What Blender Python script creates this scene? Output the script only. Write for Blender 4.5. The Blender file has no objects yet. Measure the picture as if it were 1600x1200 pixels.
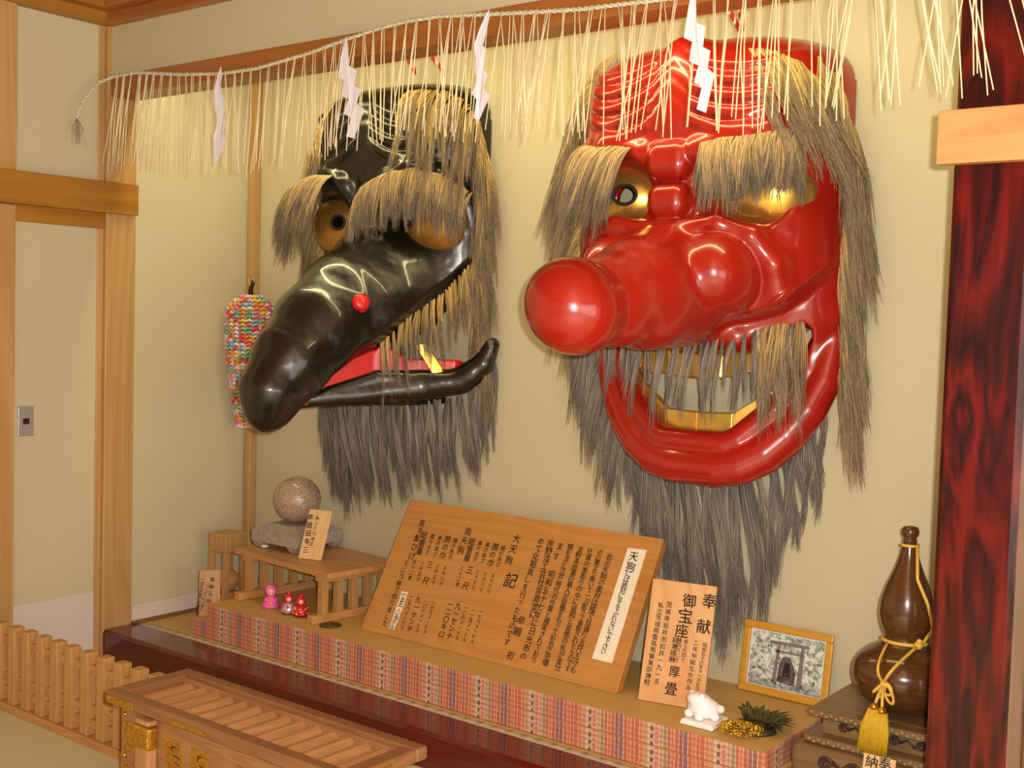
import bpy, bmesh, math, random
import numpy as np
from mathutils import Vector, Matrix
random.seed(7); RNG = np.random.default_rng(7)
PI = math.pi
SC = bpy.context.scene
COL = SC.collection

# ------------------------------------------------------------------ camera
CAM = np.array([4.405, -3.680, 1.492])
YAW, PITCH, ROLL, FOC = 0.6576, -0.0533, 0.029, 1846.67      # radians, pixels of a 1600 wide frame
_F = np.array([-math.sin(YAW)*math.cos(PITCH), math.cos(YAW)*math.cos(PITCH), math.sin(PITCH)])
_r = np.array([math.cos(YAW), math.sin(YAW), 0.0]); _u = np.cross(_r, _F)
_R = _r*math.cos(ROLL) + _u*math.sin(ROLL); _U = -_r*math.sin(ROLL) + _u*math.cos(ROLL)
cd = bpy.data.cameras.new('camera'); cam = bpy.data.objects.new('camera', cd); COL.objects.link(cam)
cam.matrix_world = Matrix(((_R[0], _U[0], -_F[0], CAM[0]), (_R[1], _U[1], -_F[1], CAM[1]), (_R[2], _U[2], -_F[2], CAM[2]), (0, 0, 0, 1)))
cd.sensor_fit = 'HORIZONTAL'; cd.sensor_width = 36.0; cd.lens = 36.0*FOC/1600.0; cd.clip_start = 0.05
SC.camera = cam

def at(px, py, axis, val):
    """where the sight line of a measured point of the photograph meets the plane axis = val"""
    d = _F + _R*(px-800)/FOC - _U*(py-600)/FOC
    t = (val-CAM[axis])/d[axis]
    return CAM + t*d

# ------------------------------------------------------------------ world, lamps, exposure
w = bpy.data.worlds.new('world'); SC.world = w; w.use_nodes = True
w.node_tree.nodes['Background'].inputs[0].default_value = (1.0, 0.86, 0.66, 1)
w.node_tree.nodes['Background'].inputs[1].default_value = 0.25
def lamp(name, kind, loc, energy, color, **kw):
    l = bpy.data.lights.new(name, kind); o = bpy.data.objects.new(name, l); COL.objects.link(o)
    o.location = loc; l.energy = energy; l.color = color
    for k, v in kw.items():
        if k == 'rot': o.rotation_euler = v
        else: setattr(l, k, v)
    return o
# the camera's own flash, up and to the right of the lens
_fl = CAM + _R*0.07 + _U*0.05
lamp('camera_flash', 'POINT', _fl, 380.0, (1.0, 0.965, 0.90), shadow_soft_size=0.022)
# warm tube hidden behind the alcove's lintel
lamp('alcove_lamp', 'AREA', (1.75, -0.60, 2.60), 17.0, (1.0, 0.86, 0.42), shape='RECTANGLE', size=3.2, size_y=0.04, rot=(math.radians(20), 0, 0))
# added soft fill from behind the camera and the right, no real windows
lamp('added_fill_right', 'AREA', (7.3, -3.0, 1.2), 88.0, (1.0, 0.93, 0.82), shape='RECTANGLE', size=2.0, size_y=4.0, rot=(0, math.radians(90), 0))
lamp('added_fill_rear', 'AREA', (3.2, -6.5, 1.2), 14.0, (1.0, 0.91, 0.77), shape='RECTANGLE', size=6.0, size_y=2.2, rot=(math.radians(90), 0, 0))
SC.view_settings.view_transform = 'Standard'; SC.view_settings.look = 'None'
SC.view_settings.gamma = 1.0; SC.view_settings.use_curve_mapping = False
SC.view_settings.exposure = 0.12

# ------------------------------------------------------------------ materials
def srgb(r, g, b):
    f = lambda c: (c/255/12.92) if c/255 <= 0.04045 else ((c/255+0.055)/1.055)**2.4
    return (f(r), f(g), f(b), 1.0)
def lin(c):
    return (c[0], c[1], c[2], 1.0)
class NT:
    """a small helper round a node tree"""
    def __init__(s, name):
        s.m = bpy.data.materials.new(name); s.m.use_nodes = True
        s.t = s.m.node_tree; s.b = s.t.nodes['Principled BSDF']
    def n(s, typ, **kw):
        x = s.t.nodes.new(typ)
        for k, v in kw.items():
            if k.startswith('i_'):
                x.inputs[int(k[2:])].default_value = v
            elif '__' in k: pass
            else: setattr(x, k, v)
        return x
    def l(s, a, b): s.t.links.new(a, b)
    def coord(s, scale=(1, 1, 1), rot=(0, 0, 0), loc=(0, 0, 0), kind='Object'):
        tc = s.n('ShaderNodeTexCoord'); mp = s.n('ShaderNodeMapping')
        mp.inputs['Scale'].default_value = scale; mp.inputs['Rotation'].default_value = rot; mp.inputs['Location'].default_value = loc
        s.l(tc.outputs[kind], mp.inputs[0]); return mp.outputs[0]
    def math(s, op, a, b=None):
        x = s.n('ShaderNodeMath', operation=op)
        for i, v in enumerate((a, b)):
            if v is None: continue
            if isinstance(v, (int, float)): x.inputs[i].default_value = v
            else: s.l(v, x.inputs[i])
        return x.outputs[0]
    def noise(s, vec, scale, detail=4, rough=0.5, dist=0.0):
        x = s.n('ShaderNodeTexNoise'); x.inputs['Scale'].default_value = scale; x.inputs['Detail'].default_value = detail
        x.inputs['Roughness'].default_value = rough; x.inputs['Distortion'].default_value = dist
        s.l(vec, x.inputs['Vector']); return x.outputs[0]
    def ramp(s, fac, stops, interp='LINEAR'):
        x = s.n('ShaderNodeValToRGB'); cr = x.color_ramp; cr.interpolation = interp
        while len(cr.elements) > 1: cr.elements.remove(cr.elements[-1])
        cr.elements[0].position = stops[0][0]; cr.elements[0].color = stops[0][1]
        for p, c in stops[1:]:
            e = cr.elements.new(p); e.color = c
        s.l(fac, x.inputs[0]); return x.outputs[0]
    def mix(s, fac, a, b, mode='MIX'):
        x = s.n('ShaderNodeMix', data_type='RGBA', blend_type=mode)
        for sock, v in ((0, fac), (6, a), (7, b)):
            if isinstance(v, (int, float)): x.inputs[sock].default_value = v
            elif isinstance(v, tuple): x.inputs[sock].default_value = v
            else: s.l(v, x.inputs[sock])
        return x.outputs[2]
    def bump(s, h, strength=0.3, dist=0.002):
        x = s.n('ShaderNodeBump'); x.inputs['Strength'].default_value = strength; x.inputs['Distance'].default_value = dist
        s.l(h, x.inputs['Height']); s.l(x.outputs[0], s.b.inputs['Normal'])
    def set(s, color=None, rough=0.5, metal=0.0, coat=0.0, spec=None, coat_rough=0.03):
        if color is not None:
            if isinstance(color, tuple): s.b.inputs['Base Color'].default_value = color
            else: s.l(color, s.b.inputs['Base Color'])
        if isinstance(rough, (int, float)): s.b.inputs['Roughness'].default_value = rough
        else: s.l(rough, s.b.inputs['Roughness'])
        s.b.inputs['Metallic'].default_value = metal
        s.b.inputs['Coat Weight'].default_value = coat; s.b.inputs['Coat Roughness'].default_value = coat_rough
        if spec is not None: s.b.inputs['Specular IOR Level'].default_value = spec
        return s.m

def plain(name, c, rough=0.5, metal=0.0, coat=0.0, var=0.08, vscale=40.0, bump=0.0, spec=None):
    t = NT(name); v = t.coord(); n = t.noise(v, vscale, 3)
    a = tuple(x*(1-var) for x in c[:3])+(1,); b = tuple(min(1, x*(1+var)) for x in c[:3])+(1,)
    t.set(t.ramp(n, [(0.3, a), (0.7, b)]), rough, metal, coat, spec)
    if bump: t.bump(n, bump, 0.002)
    return t.m
def wood(name, c_light, c_dark, axis='z', scale=1.0, rough=0.45, coat=0.0, rings=10.0, distort=1.6, figure=0.55):
    """long grain along one axis with slow figure"""
    t = NT(name); s = {'x': (0.22, 2.2, 2.2), 'y': (2.2, 0.22, 2.2), 'z': (2.2, 2.2, 0.22)}[axis]
    s = tuple(q*scale for q in s)
    v = t.coord(s)
    big = t.noise(v, 1.7, 2, 0.5, 0.4)
    ring = t.math('FRACT', t.math('MULTIPLY', big, rings))
    ring = t.math('ABSOLUTE', t.math('SUBTRACT', ring, 0.5))
    fine_s = tuple((q*1.0 if i == 'xyz'.index(axis) else q*7.0) for i, q in enumerate(s))
    fine = t.noise(t.coord(fine_s), 6.0, 5, 0.65)
    f = t.math('ADD', t.math('MULTIPLY', ring, figure*1.6), t.math('MULTIPLY', fine, 1-figure))
    col = t.ramp(f, [(0.15, c_dark), (0.62, c_light)])
    t.set(col, rough, 0.0, coat)
    t.bump(fine, 0.06, 0.002)
    return t.m

M = {}
M['wall'] = (lambda: (lambda t: (t.set(t.ramp(t.noise(t.coord(), 260, 4, 0.7), [(0.3, lin((0.515, 0.455, 0.285))), (0.7, lin((0.585, 0.52, 0.335)))]), 0.92), t.bump(t.noise(t.coord(), 420, 4, 0.7), 0.25, 0.002), t.m)[2])(NT('sand_plaster')))()
M['paper_white'] = plain('dado_paper', lin((0.62, 0.55, 0.50)), 0.9, var=0.04, vscale=180)
M['post'] = wood('post_cedar', lin((0.51, 0.31, 0.115)), lin((0.41, 0.225, 0.065)), 'z', 1.0, 0.42, figure=0.35)
M['beam_x'] = wood('beam_cedar', lin((0.40, 0.145, 0.030)), lin((0.29, 0.095, 0.017)), 'x', 1.0, 0.4, figure=0.5)
M['beam_y'] = wood('rail_cedar', lin((0.39, 0.175, 0.022)), lin((0.29, 0.105, 0.012)), 'y', 1.0, 0.4, figure=0.5)
M['rail_pale'] = wood('rail_pale_cedar', lin((0.56, 0.29, 0.105)), lin((0.48, 0.20, 0.065)), 'x', 1.6, 0.42, figure=0.5)
M['hinoki_z'] = wood('cypress_upright', lin((0.50, 0.28, 0.095)), lin((0.40, 0.20, 0.055)), 'z', 2.0, 0.45, figure=0.35)
M['hinoki_x'] = wood('cypress_long', lin((0.54, 0.27, 0.09)), lin((0.40, 0.18, 0.05)), 'x', 2.0, 0.4, figure=0.4)
M['hinoki_y'] = wood('cypress_cross', lin((0.56, 0.29, 0.105)), lin((0.43, 0.20, 0.06)), 'y', 2.0, 0.4, figure=0.4)
M['box_x'] = wood('zelkova_long', lin((0.36, 0.175, 0.065)), lin((0.25, 0.11, 0.036)), 'x', 2.0, 0.4, figure=0.4)
M['box_rim_x'] = wood('zelkova_rim', lin((0.27, 0.125, 0.045)), lin((0.19, 0.08, 0.026)), 'x', 2.0, 0.4, figure=0.4)
M['box_rim_y'] = wood('zelkova_rim_end', lin((0.27, 0.125, 0.045)), lin((0.19, 0.08, 0.026)), 'y', 2.0, 0.4, figure=0.4)
M['box_y'] = wood('zelkova_cross', lin((0.44, 0.225, 0.085)), lin((0.33, 0.155, 0.052)), 'y', 2.0, 0.4, figure=0.4)
M['box_z'] = wood('zelkova_upright', lin((0.46, 0.24, 0.10)), lin((0.36, 0.17, 0.06)), 'z', 2.0, 0.4, figure=0.4)
M['plaque'] = wood('plaque_cedar', lin((0.68, 0.40, 0.17)), lin((0.60, 0.28, 0.10)), 'z', 1.4, 0.45, figure=0.5)
M['pale_z'] = wood('pale_cypress', lin((0.75, 0.50, 0.25)), lin((0.62, 0.36, 0.15)), 'z', 2.5, 0.5, figure=0.3)
M['board'] = wood('board_keyaki', lin((0.50, 0.235, 0.06)), lin((0.40, 0.165, 0.035)), 'x', 1.3, 0.35, coat=0.15, figure=0.3)
M['kamachi'] = wood('sill_lacquer', lin((0.105, 0.003, 0.006)), lin((0.060, 0.002, 0.004)), 'x', 1.0, 0.16, coat=0.45, figure=0.3)
def rosewood():
    t = NT('rosewood')
    v = t.coord((4.2, 4.2, 0.8))
    n = t.noise(v, 1.5, 3, 0.5, 0.5)
    ring = t.math('ABSOLUTE', t.math('SUBTRACT', t.math('FRACT', t.math('MULTIPLY', n, 7.0)), 0.5))
    fine = t.noise(t.coord((16, 16, 0.7)), 4.0, 5, 0.6)
    f = t.math('ADD', t.math('MULTIPLY', ring, 0.95), t.math('MULTIPLY', fine, 0.6))
    col = t.ramp(f, [(0.25, lin((0.012, 0.002, 0.002))), (0.5, lin((0.048, 0.003, 0.003))), (0.9, lin((0.15, 0.007, 0.004)))])
    t.bump(fine, 0.03, 0.002); return t.set(col, 0.24, 0, 0.06, 0.35)
M['rosewood'] = rosewood()
def tatami(name, c1, c2, rough=0.6):
    t = NT(name); tc = t.n('ShaderNodeTexCoord'); sp = t.n('ShaderNodeSeparateXYZ'); t.l(tc.outputs['Object'], sp.inputs[0])
    r = t.math('SINE', t.math('MULTIPLY', sp.outputs[1], 2*PI/0.006))
    n = t.noise(t.coord((6, 60, 6)), 5, 4, 0.6)
    f = t.math('ADD', t.math('MULTIPLY', n, 0.8), t.math('MULTIPLY', r, 0.07))
    col = t.ramp(f, [(0.25, c1), (0.6, c2)])
    t.set(col, rough); t.bump(r, 0.35, 0.001); return t.m
M['tatami'] = tatami('tatami_golden', lin((0.47, 0.28, 0.075)), lin((0.63, 0.41, 0.13)))
M['tatami_floor'] = tatami('tatami_floor', lin((0.56, 0.53, 0.32)), lin((0.66, 0.63, 0.40)))
def brocade():
    t = NT('mat_brocade'); tc = t.n('ShaderNodeTexCoord'); sp = t.n('ShaderNodeSeparateXYZ'); t.l(tc.outputs['Object'], sp.inputs[0])
    s = t.math('SUBTRACT', t.math('ADD', sp.outputs[0], sp.outputs[1]), 0.500-0.557)
    f = t.math('FRACT', t.math('DIVIDE', s, 0.2305))
    R = lin((0.52, 0.075, 0.035)); W = lin((0.72, 0.50, 0.36)); O = lin((0.60, 0.17, 0.06)); G = lin((0.27, 0.25, 0.14)); V = lin((0.20, 0.06, 0.11)); K = lin((0.02, 0.02, 0.02)); Tn = lin((0.52, 0.30, 0.15)); PK = lin((0.64, 0.36, 0.30))
    seq = [(0, K), (.045, W), (.06, PK), (.135, W), (.15, Tn), (.19, W), (.205, G), (.255, W), (.268, R), (.31, W), (.322, O), (.365, W), (.377, R), (.43, W), (.442, V), (.495, W), (.505, V), (.565, W), (.58, R), (.63, W), (.64, O), (.69, W), (.70, R), (.745, W), (.755, R), (.82, W), (.832, O), (.88, W), (.89, Tn), (.955, W)]
    c1 = t.ramp(f, seq, 'CONSTANT')
    zz = t.math('FRACT', t.math('DIVIDE', sp.outputs[2], 0.018))
    band = t.ramp(zz, [(0, lin((1, 1, 1))), (0.5, lin((0.80, 0.62, 0.55)))], 'CONSTANT')
    c2 = t.mix(1.0, c1, band, 'MULTIPLY')
    # checks in the black and the pink stripes
    zc = t.math('GREATER_THAN', t.math('FRACT', t.math('DIVIDE', sp.outputs[2], 0.024)), 0.55)
    ink = t.math('MULTIPLY', t.math('LESS_THAN', f, 0.045), zc)
    c3 = t.mix(ink, c2, lin((0.42, 0.38, 0.28)))
    zp = t.math('GREATER_THAN', t.math('FRACT', t.math('DIVIDE', sp.outputs[2], 0.015)), 0.5)
    pk = t.math('MULTIPLY', t.math('MULTIPLY', t.math('LESS_THAN', f, 0.12), t.math('GREATER_THAN', f, 0.075)), zp)
    c4 = t.mix(pk, c3, lin((0.58, 0.06, 0.08)))
    n = t.noise(t.coord(), 500, 2)
    t.set(t.mix(0.25, c4, t.ramp(n, [(0.3, lin((0.2, 0.1, 0.05))), (0.7, lin((0.9, 0.6, 0.4)))])), 0.55)
    t.bump(n, 0.2, 0.001); return t.m
M['brocade'] = brocade()
def heri():
    t = NT('mat_border'); tc = t.n('ShaderNodeTexCoord'); sp = t.n('ShaderNodeSeparateXYZ'); t.l(tc.outputs['Object'], sp.inputs[0])
    ph = t.math('FRACT', t.math('DIVIDE', sp.outputs[0], 0.062))
    arch = t.math('SINE', t.math('MULTIPLY', ph, PI))
    yy = t.math('DIVIDE', t.math('ADD', sp.outputs[1], 0.622), 0.05)          # 0 at the front edge
    edge = t.math('GREATER_THAN', yy, t.math('ADD', t.math('MULTIPLY', arch, 0.22), 0.70))
    rim = t.math('GREATER_THAN', yy, t.math('ADD', t.math('MULTIPLY', arch, 0.30), 0.35))
    c = t.mix(rim, lin((0.52, 0.45, 0.33)), lin((0.33, 0.30, 0.20)))
    c = t.mix(edge, c, lin((0.10, 0.09, 0.05)))
    t.set(c, 0.7); return t.m
M['heri'] = heri()
def lacquer(name, c, rough, coat, wob=0.0, spec=0.5, cr=0.05):
    t = NT(name); n = t.noise(t.coord(), 5.0, 3)
    a = tuple(x*0.9 for x in c[:3])+(1,)
    t.set(t.ramp(n, [(0.3, a), (0.7, c)]), rough, 0, coat, spec, 0.07)
    if wob: t.bump(t.noise(t.coord(), 11.0, 2), wob, 0.02)
    return t.m
M['red_lacquer'] = lacquer('red_lacquer', lin((0.36, 0.012, 0.005)), 0.26, 0.45)
M['black_lacquer'] = lacquer('black_lacquer', lin((0.0075, 0.0068, 0.0045)), 0.30, 0.4, 0.3)
M['red_paint'] = plain('red_lining', lin((0.60, 0.012, 0.010)), 0.35, coat=0.3)
M['gold'] = plain('gold_leaf', lin((0.80, 0.50, 0.10)), 0.28, 0.85, var=0.18, vscale=14)
M['old_gold'] = plain('old_gold_leaf', lin((0.46, 0.23, 0.045)), 0.36, 0.7, var=0.3, vscale=10)
M['brass'] = plain('brass_fitting', lin((0.62, 0.33, 0.045)), 0.3, 0.9, var=0.35, vscale=120, bump=0.5)
M['black'] = plain('black_ink', lin((0.015, 0.012, 0.010)), 0.7)
M['ink'] = plain('brush_ink', lin((0.045, 0.022, 0.010)), 0.75)
M['ink_grey'] = plain('brush_ink_grey', lin((0.05, 0.045, 0.04)), 0.75)
M['white_paper'] = plain('white_paper', lin((0.76, 0.75, 0.82)), 0.8, var=0.02)
M['slip_paper'] = plain('slip_paper', lin((0.78, 0.70, 0.56)), 0.8, var=0.03)
M['straw'] = plain('straw', lin((0.84, 0.72, 0.45)), 0.55, var=0.12, vscale=9)
M['rope'] = plain('rope_fibre', lin((0.56, 0.56, 0.38)), 0.8, var=0.2, vscale=90)
M['rope_green'] = plain('rope_tail_fibre', lin((0.36, 0.36, 0.25)), 0.8, var=0.2, vscale=90)
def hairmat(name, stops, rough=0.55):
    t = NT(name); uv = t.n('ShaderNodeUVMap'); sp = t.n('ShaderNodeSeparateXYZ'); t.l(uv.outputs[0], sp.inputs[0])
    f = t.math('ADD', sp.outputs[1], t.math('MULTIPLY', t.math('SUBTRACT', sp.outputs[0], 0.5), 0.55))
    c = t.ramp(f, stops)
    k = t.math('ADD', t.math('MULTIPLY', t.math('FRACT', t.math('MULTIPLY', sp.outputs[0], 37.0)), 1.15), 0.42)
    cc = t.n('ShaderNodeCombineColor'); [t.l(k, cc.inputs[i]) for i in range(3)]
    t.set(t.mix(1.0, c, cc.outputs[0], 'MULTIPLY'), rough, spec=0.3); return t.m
M['hair_side'] = hairmat('hemp_side_hair', [(0.0, lin((0.64, 0.43, 0.14))), (0.40, lin((0.46, 0.31, 0.12))), (0.62, lin((0.20, 0.15, 0.10))), (1.0, lin((0.34, 0.245, 0.145)))])  # tan roots to grey tips; the yellow at the roots imitates lamp light
M['hair_brow'] = hairmat('hemp_brow_hair', [(0.0, lin((0.58, 0.40, 0.17))), (0.5, lin((0.42, 0.29, 0.14))), (0.75, lin((0.17, 0.135, 0.10))), (1.0, lin((0.27, 0.20, 0.14)))])  # same tan to grey, with some lamp yellow painted into the roots
M['hair_beard'] = hairmat('hemp_beard_hair', [(0.0, lin((0.16, 0.14, 0.125))), (0.35, lin((0.30, 0.25, 0.20))), (1.0, lin((0.17, 0.14, 0.115)))])
def granite(name, base, k):
    t = NT(name); n = t.noise(t.coord(), 230, 3, 0.7); n2 = t.noise(t.coord(), 60, 2)
    c = t.ramp(n, [(0.38, tuple(x*k for x in base[:3])+(1,)), (0.5, base), (0.66, tuple(min(1, x*1.35) for x in base[:3])+(1,))])
    t.set(t.mix(0.25, c, t.ramp(n2, [(0.3, lin((0.2, 0.13, 0.08))), (0.7, lin((0.7, 0.55, 0.45)))])), 0.5); return t
_g = granite('polished_granite', lin((0.40, 0.28, 0.19)), 0.22); _g.b.inputs['Coat Weight'].default_value = 0.9; M['granite_ball'] = _g.m
M['granite'] = granite('cut_granite', lin((0.33, 0.28, 0.25)), 0.6).m
M['white_felt'] = plain('white_felt', lin((0.8, 0.78, 0.75)), 0.9)
M['white_gloss'] = plain('white_porcelain', lin((0.88, 0.86, 0.88)), 0.3, coat=0.3, var=0.02)
M['photo_frame'] = wood('frame_yellow_wood', lin((0.62, 0.33, 0.03)), lin((0.52, 0.25, 0.02)), 'x', 2.5, 0.3, coat=0.4, figure=0.3)
M['stand'] = wood('carved_stand_wood', lin((0.20, 0.115, 0.045)), lin((0.12, 0.065, 0.025)), 'x', 2.0, 0.4, coat=0.2, figure=0.4)
M['stand_dark'] = plain('carved_stand_recess', lin((0.045, 0.018, 0.010)), 0.5)
def gourd():
    t = NT('varnished_gourd'); v = t.coord((1, 1, 1), (0.1, 0.05, 0), (-3.20, 0.24, -0.72)); x = t.n('ShaderNodeTexWave', wave_type='RINGS', rings_direction='SPHERICAL')
    x.inputs['Scale'].default_value = 22; x.inputs['Distortion'].default_value = 2.5; x.inputs['Detail'].default_value = 2; x.inputs['Detail Scale'].default_value = 1.2
    t.l(v, x.inputs[0])
    t.set(t.ramp(x.outputs[1], [(0.0, lin((0.074, 0.026, 0.006))), (0.8, lin((0.086, 0.032, 0.008)))]), 0.22, 0, 0.5); return t.m
M['gourd'] = gourd()
M['gold_cord'] = plain('gold_cord', lin((0.68, 0.42, 0.06)), 0.5, var=0.15, vscale=300)
M['tassel'] = plain('gold_tassel', lin((0.55, 0.34, 0.01)), 0.6, var=0.15, vscale=200)
M['steel'] = plain('switch_steel', lin((0.46, 0.43, 0.40)), 0.35, 0.5, var=0.03)
M['sensor'] = plain('switch_window', lin((0.02, 0.006, 0.012)), 0.2)
M['pink'] = plain('pink_vinyl', lin((0.85, 0.12, 0.42)), 0.4, coat=0.2)
M['skin'] = plain('doll_skin', lin((0.85, 0.45, 0.36)), 0.5)
M['doll_red'] = plain('doll_red', lin((0.65, 0.015, 0.03)), 0.3, coat=0.4)
M['doll_silver'] = plain('doll_silver', lin((0.55, 0.50, 0.55)), 0.35, 0.4)
M['bronze'] = plain('bronze_wire', lin((0.16, 0.105, 0.03)), 0.4, 0.7, var=0.3, vscale=90)
M['green_bronze'] = plain('patinated_bronze', lin((0.09, 0.085, 0.03)), 0.45, 0.6, var=0.35, vscale=60)
M['bright_gold'] = plain('bright_gold_wire', lin((0.85, 0.52, 0.06)), 0.25, 0.9, var=0.3, vscale=200)
M['shoji'] = plain('shoji_paper', lin((0.60, 0.60, 0.62)), 0.9, var=0.02)
M['cream'] = plain('cream_panel', lin((0.70, 0.56, 0.36)), 0.85, var=0.04)
M['cord_red'] = plain('cord_red', lin((0.55, 0.02, 0.02)), 0.6)
M['cord_white'] = plain('cord_white', lin((0.75, 0.65, 0.50)), 0.6)
M['door_wood'] = wood('dark_door_boards', lin((0.16, 0.085, 0.04)), lin((0.10, 0.05, 0.02)), 'z', 0.8, 0.6)
M['ceiling'] = wood('ceiling_boards', lin((0.40, 0.16, 0.05)), lin((0.30, 0.11, 0.03)), 'x', 0.8, 0.5)

# ------------------------------------------------------------------ mesh helpers
class MB:
    def __init__(s): s.v = []; s.f = []; s.mi = []; s.sm = []; s.cur = 0; s.smooth = False
    def add(s, vs, fs, smooth=None):
        o = len(s.v); s.v += [tuple(map(float, p)) for p in vs]
        for f in fs: s.f.append(tuple(i+o for i in f)); s.mi.append(s.cur); s.sm.append(s.smooth if smooth is None else smooth)
    def hexa(s, p):          # 8 points: bottom 4 ccw, top 4 ccw
        s.add(p, [(3, 2, 1, 0), (4, 5, 6, 7), (0, 1, 5, 4), (1, 2, 6, 5), (2, 3, 7, 6), (3, 0, 4, 7)], False)
    def box(s, x0, x1, y0, y1, z0, z1):
        s.hexa([(x0, y0, z0), (x1, y0, z0), (x1, y1, z0), (x0, y1, z0), (x0, y0, z1), (x1, y0, z1), (x1, y1, z1), (x0, y1, z1)])
    def obox(s, o, a, b, c):  # corner and three edge vectors
        o, a, b, c = map(Vector, (o, a, b, c)); s.hexa([o, o+a, o+a+b, o+b, o+c, o+a+c, o+a+b+c, o+b+c])
    def prism(s, pts, ext):
        n = len(pts); pts = [Vector(p) for p in pts]; e = Vector(ext)
        s.add(pts+[p+e for p in pts], [tuple(range(n))[::-1], tuple(range(n, 2*n))]+[(i, (i+1) % n, n+(i+1) % n, n+i) for i in range(n)], False)
    def tube(s, path, rad, n=8, caps=True, flat=1.0):
        path = [Vector(p) for p in path]; m = len(path)
        if isinstance(rad, (int, float)): rad = [rad]*m
        vs = []; up = None
        for i, p in enumerate(path):
            t = (path[min(i+1, m-1)]-path[max(i-1, 0)]).normalized()
            if up is None:
                up = Vector((0, 0, 1)) if abs(t.z) < 0.9 else Vector((0, 1, 0))
            a = (up-t*up.dot(t)).normalized(); b = t.cross(a); up = a
            for k in range(n):
                q = 2*PI*k/n; vs.append(p+a*(rad[i]*math.cos(q)*flat)+b*(rad[i]*math.sin(q)))
        fs = [(i*n+k, i*n+(k+1) % n, (i+1)*n+(k+1) % n, (i+1)*n+k) for i in range(m-1) for k in range(n)]
        if caps: fs += [tuple(range(n))[::-1], tuple((m-1)*n+k for k in range(n))]
        s.add(vs, fs, True)
    def lathe(s, prof, c, n=32, sx=1.0, sy=1.0):
        c = Vector(c); vs = []; m = len(prof)
        for r, z in prof:
            for k in range(n):
                q = 2*PI*k/n; vs.append(c+Vector((max(r, 1e-5)*math.cos(q)*sx, max(r, 1e-5)*math.sin(q)*sy, z)))
        fs = [(i*n+k, i*n+(k+1) % n, (i+1)*n+(k+1) % n, (i+1)*n+k) for i in range(m-1) for k in range(n)]
        s.add(vs, fs+[tuple(range(n))[::-1], tuple((m-1)*n+k for k in range(n))], True)
    def ball(s, c, r, n=20, m=12, sc=(1, 1, 1), rot=None):
        vs = []; c = Vector(c)
        for i in range(m+1):
            for k in range(n):
                a = PI*i/m; q = 2*PI*k/n
                p = Vector((r*sc[0]*max(math.sin(a), 1e-4)*math.cos(q), r*sc[1]*max(math.sin(a), 1e-4)*math.sin(q), -r*sc[2]*math.cos(a)))
                if rot is not None: p = rot @ p
                vs.append(c+p)
        s.add(vs, [(i*n+k, i*n+(k+1) % n, (i+1)*n+(k+1) % n, (i+1)*n+k) for i in range(m) for k in range(n)], True)
    def build(s, name, mats, parent=None, bevel=0.0, seg=2):
        me = bpy.data.meshes.new(name); me.from_pydata(s.v, [], s.f)
        for m in (mats if isinstance(mats, (list, tuple)) else [mats]): me.materials.append(m)
        me.polygons.foreach_set('material_index', s.mi); me.polygons.foreach_set('use_smooth', s.sm); me.update()
        o = bpy.data.objects.new(name, me); COL.objects.link(o); attach(o, parent)
        if bevel:
            b = o.modifiers.new('bevel', 'BEVEL'); b.width = bevel; b.segments = seg; b.limit_method = 'ANGLE'; b.angle_limit = math.radians(50); b.harden_normals = False
        return o
def attach(o, parent):
    if parent is not None:
        o.parent = parent; o.matrix_parent_inverse = Matrix.Translation(-Vector(world_loc(parent)))
def world_loc(o):
    l = Vector(o.location)
    if o.parent is not None and o.type != 'EMPTY': l = Vector((0, 0, 0))
    return l
def tag(o, label=None, cat=None, group=None, kind=None):
    if label: o['label'] = label
    if cat: o['category'] = cat
    if group: o['group'] = group
    if kind: o['kind'] = kind
    return o
def thing(name, loc, label, cat, group=None):
    o = bpy.data.objects.new(name, None); COL.objects.link(o); o.location = loc; o.empty_display_size = 0.05
    return tag(o, label, cat, group)
def struct(name, mb, m, bevel=0.0):
    return tag(mb.build(name, m, None, bevel), kind='structure')
def sub(o_parent, name, mb, m, bevel=0.0, seg=2):      # part of a part (the part's own origin is the world origin or its thing's base)
    o = mb.build(name, m, None, bevel, seg); o.parent = o_parent
    return o
def B(x0, x1, y0, y1, z0, z1):
    b = MB(); b.box(x0, x1, y0, y1, z0, z1); return b
def boxes(*a):
    b = MB(); [b.box(*q) for q in a]; return b

# lettering: outlines of single characters, cached
_glyph = {}
def glyph(ch, bold=0.0):
    k = (ch, bold)
    if k not in _glyph:
        cu = bpy.data.curves.new('ch', 'FONT'); cu.body = ch; cu.resolution_u = 2; cu.size = 1.0
        ob = bpy.data.objects.new('ch', cu); COL.objects.link(ob)
        dg = bpy.context.evaluated_depsgraph_get(); me = bpy.data.meshes.new_from_object(ob.evaluated_get(dg))
        v = np.array([p.co[:2] for p in me.vertices]).reshape(-1, 2); f = [tuple(p.vertices) for p in me.polygons]
        bpy.data.objects.remove(ob); bpy.data.curves.remove(cu); bpy.data.meshes.remove(me)
        if len(v):
            c = (v.min(0)+v.max(0))/2; v = v-c
        _glyph[k] = (v, f)
    return _glyph[k]
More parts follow.
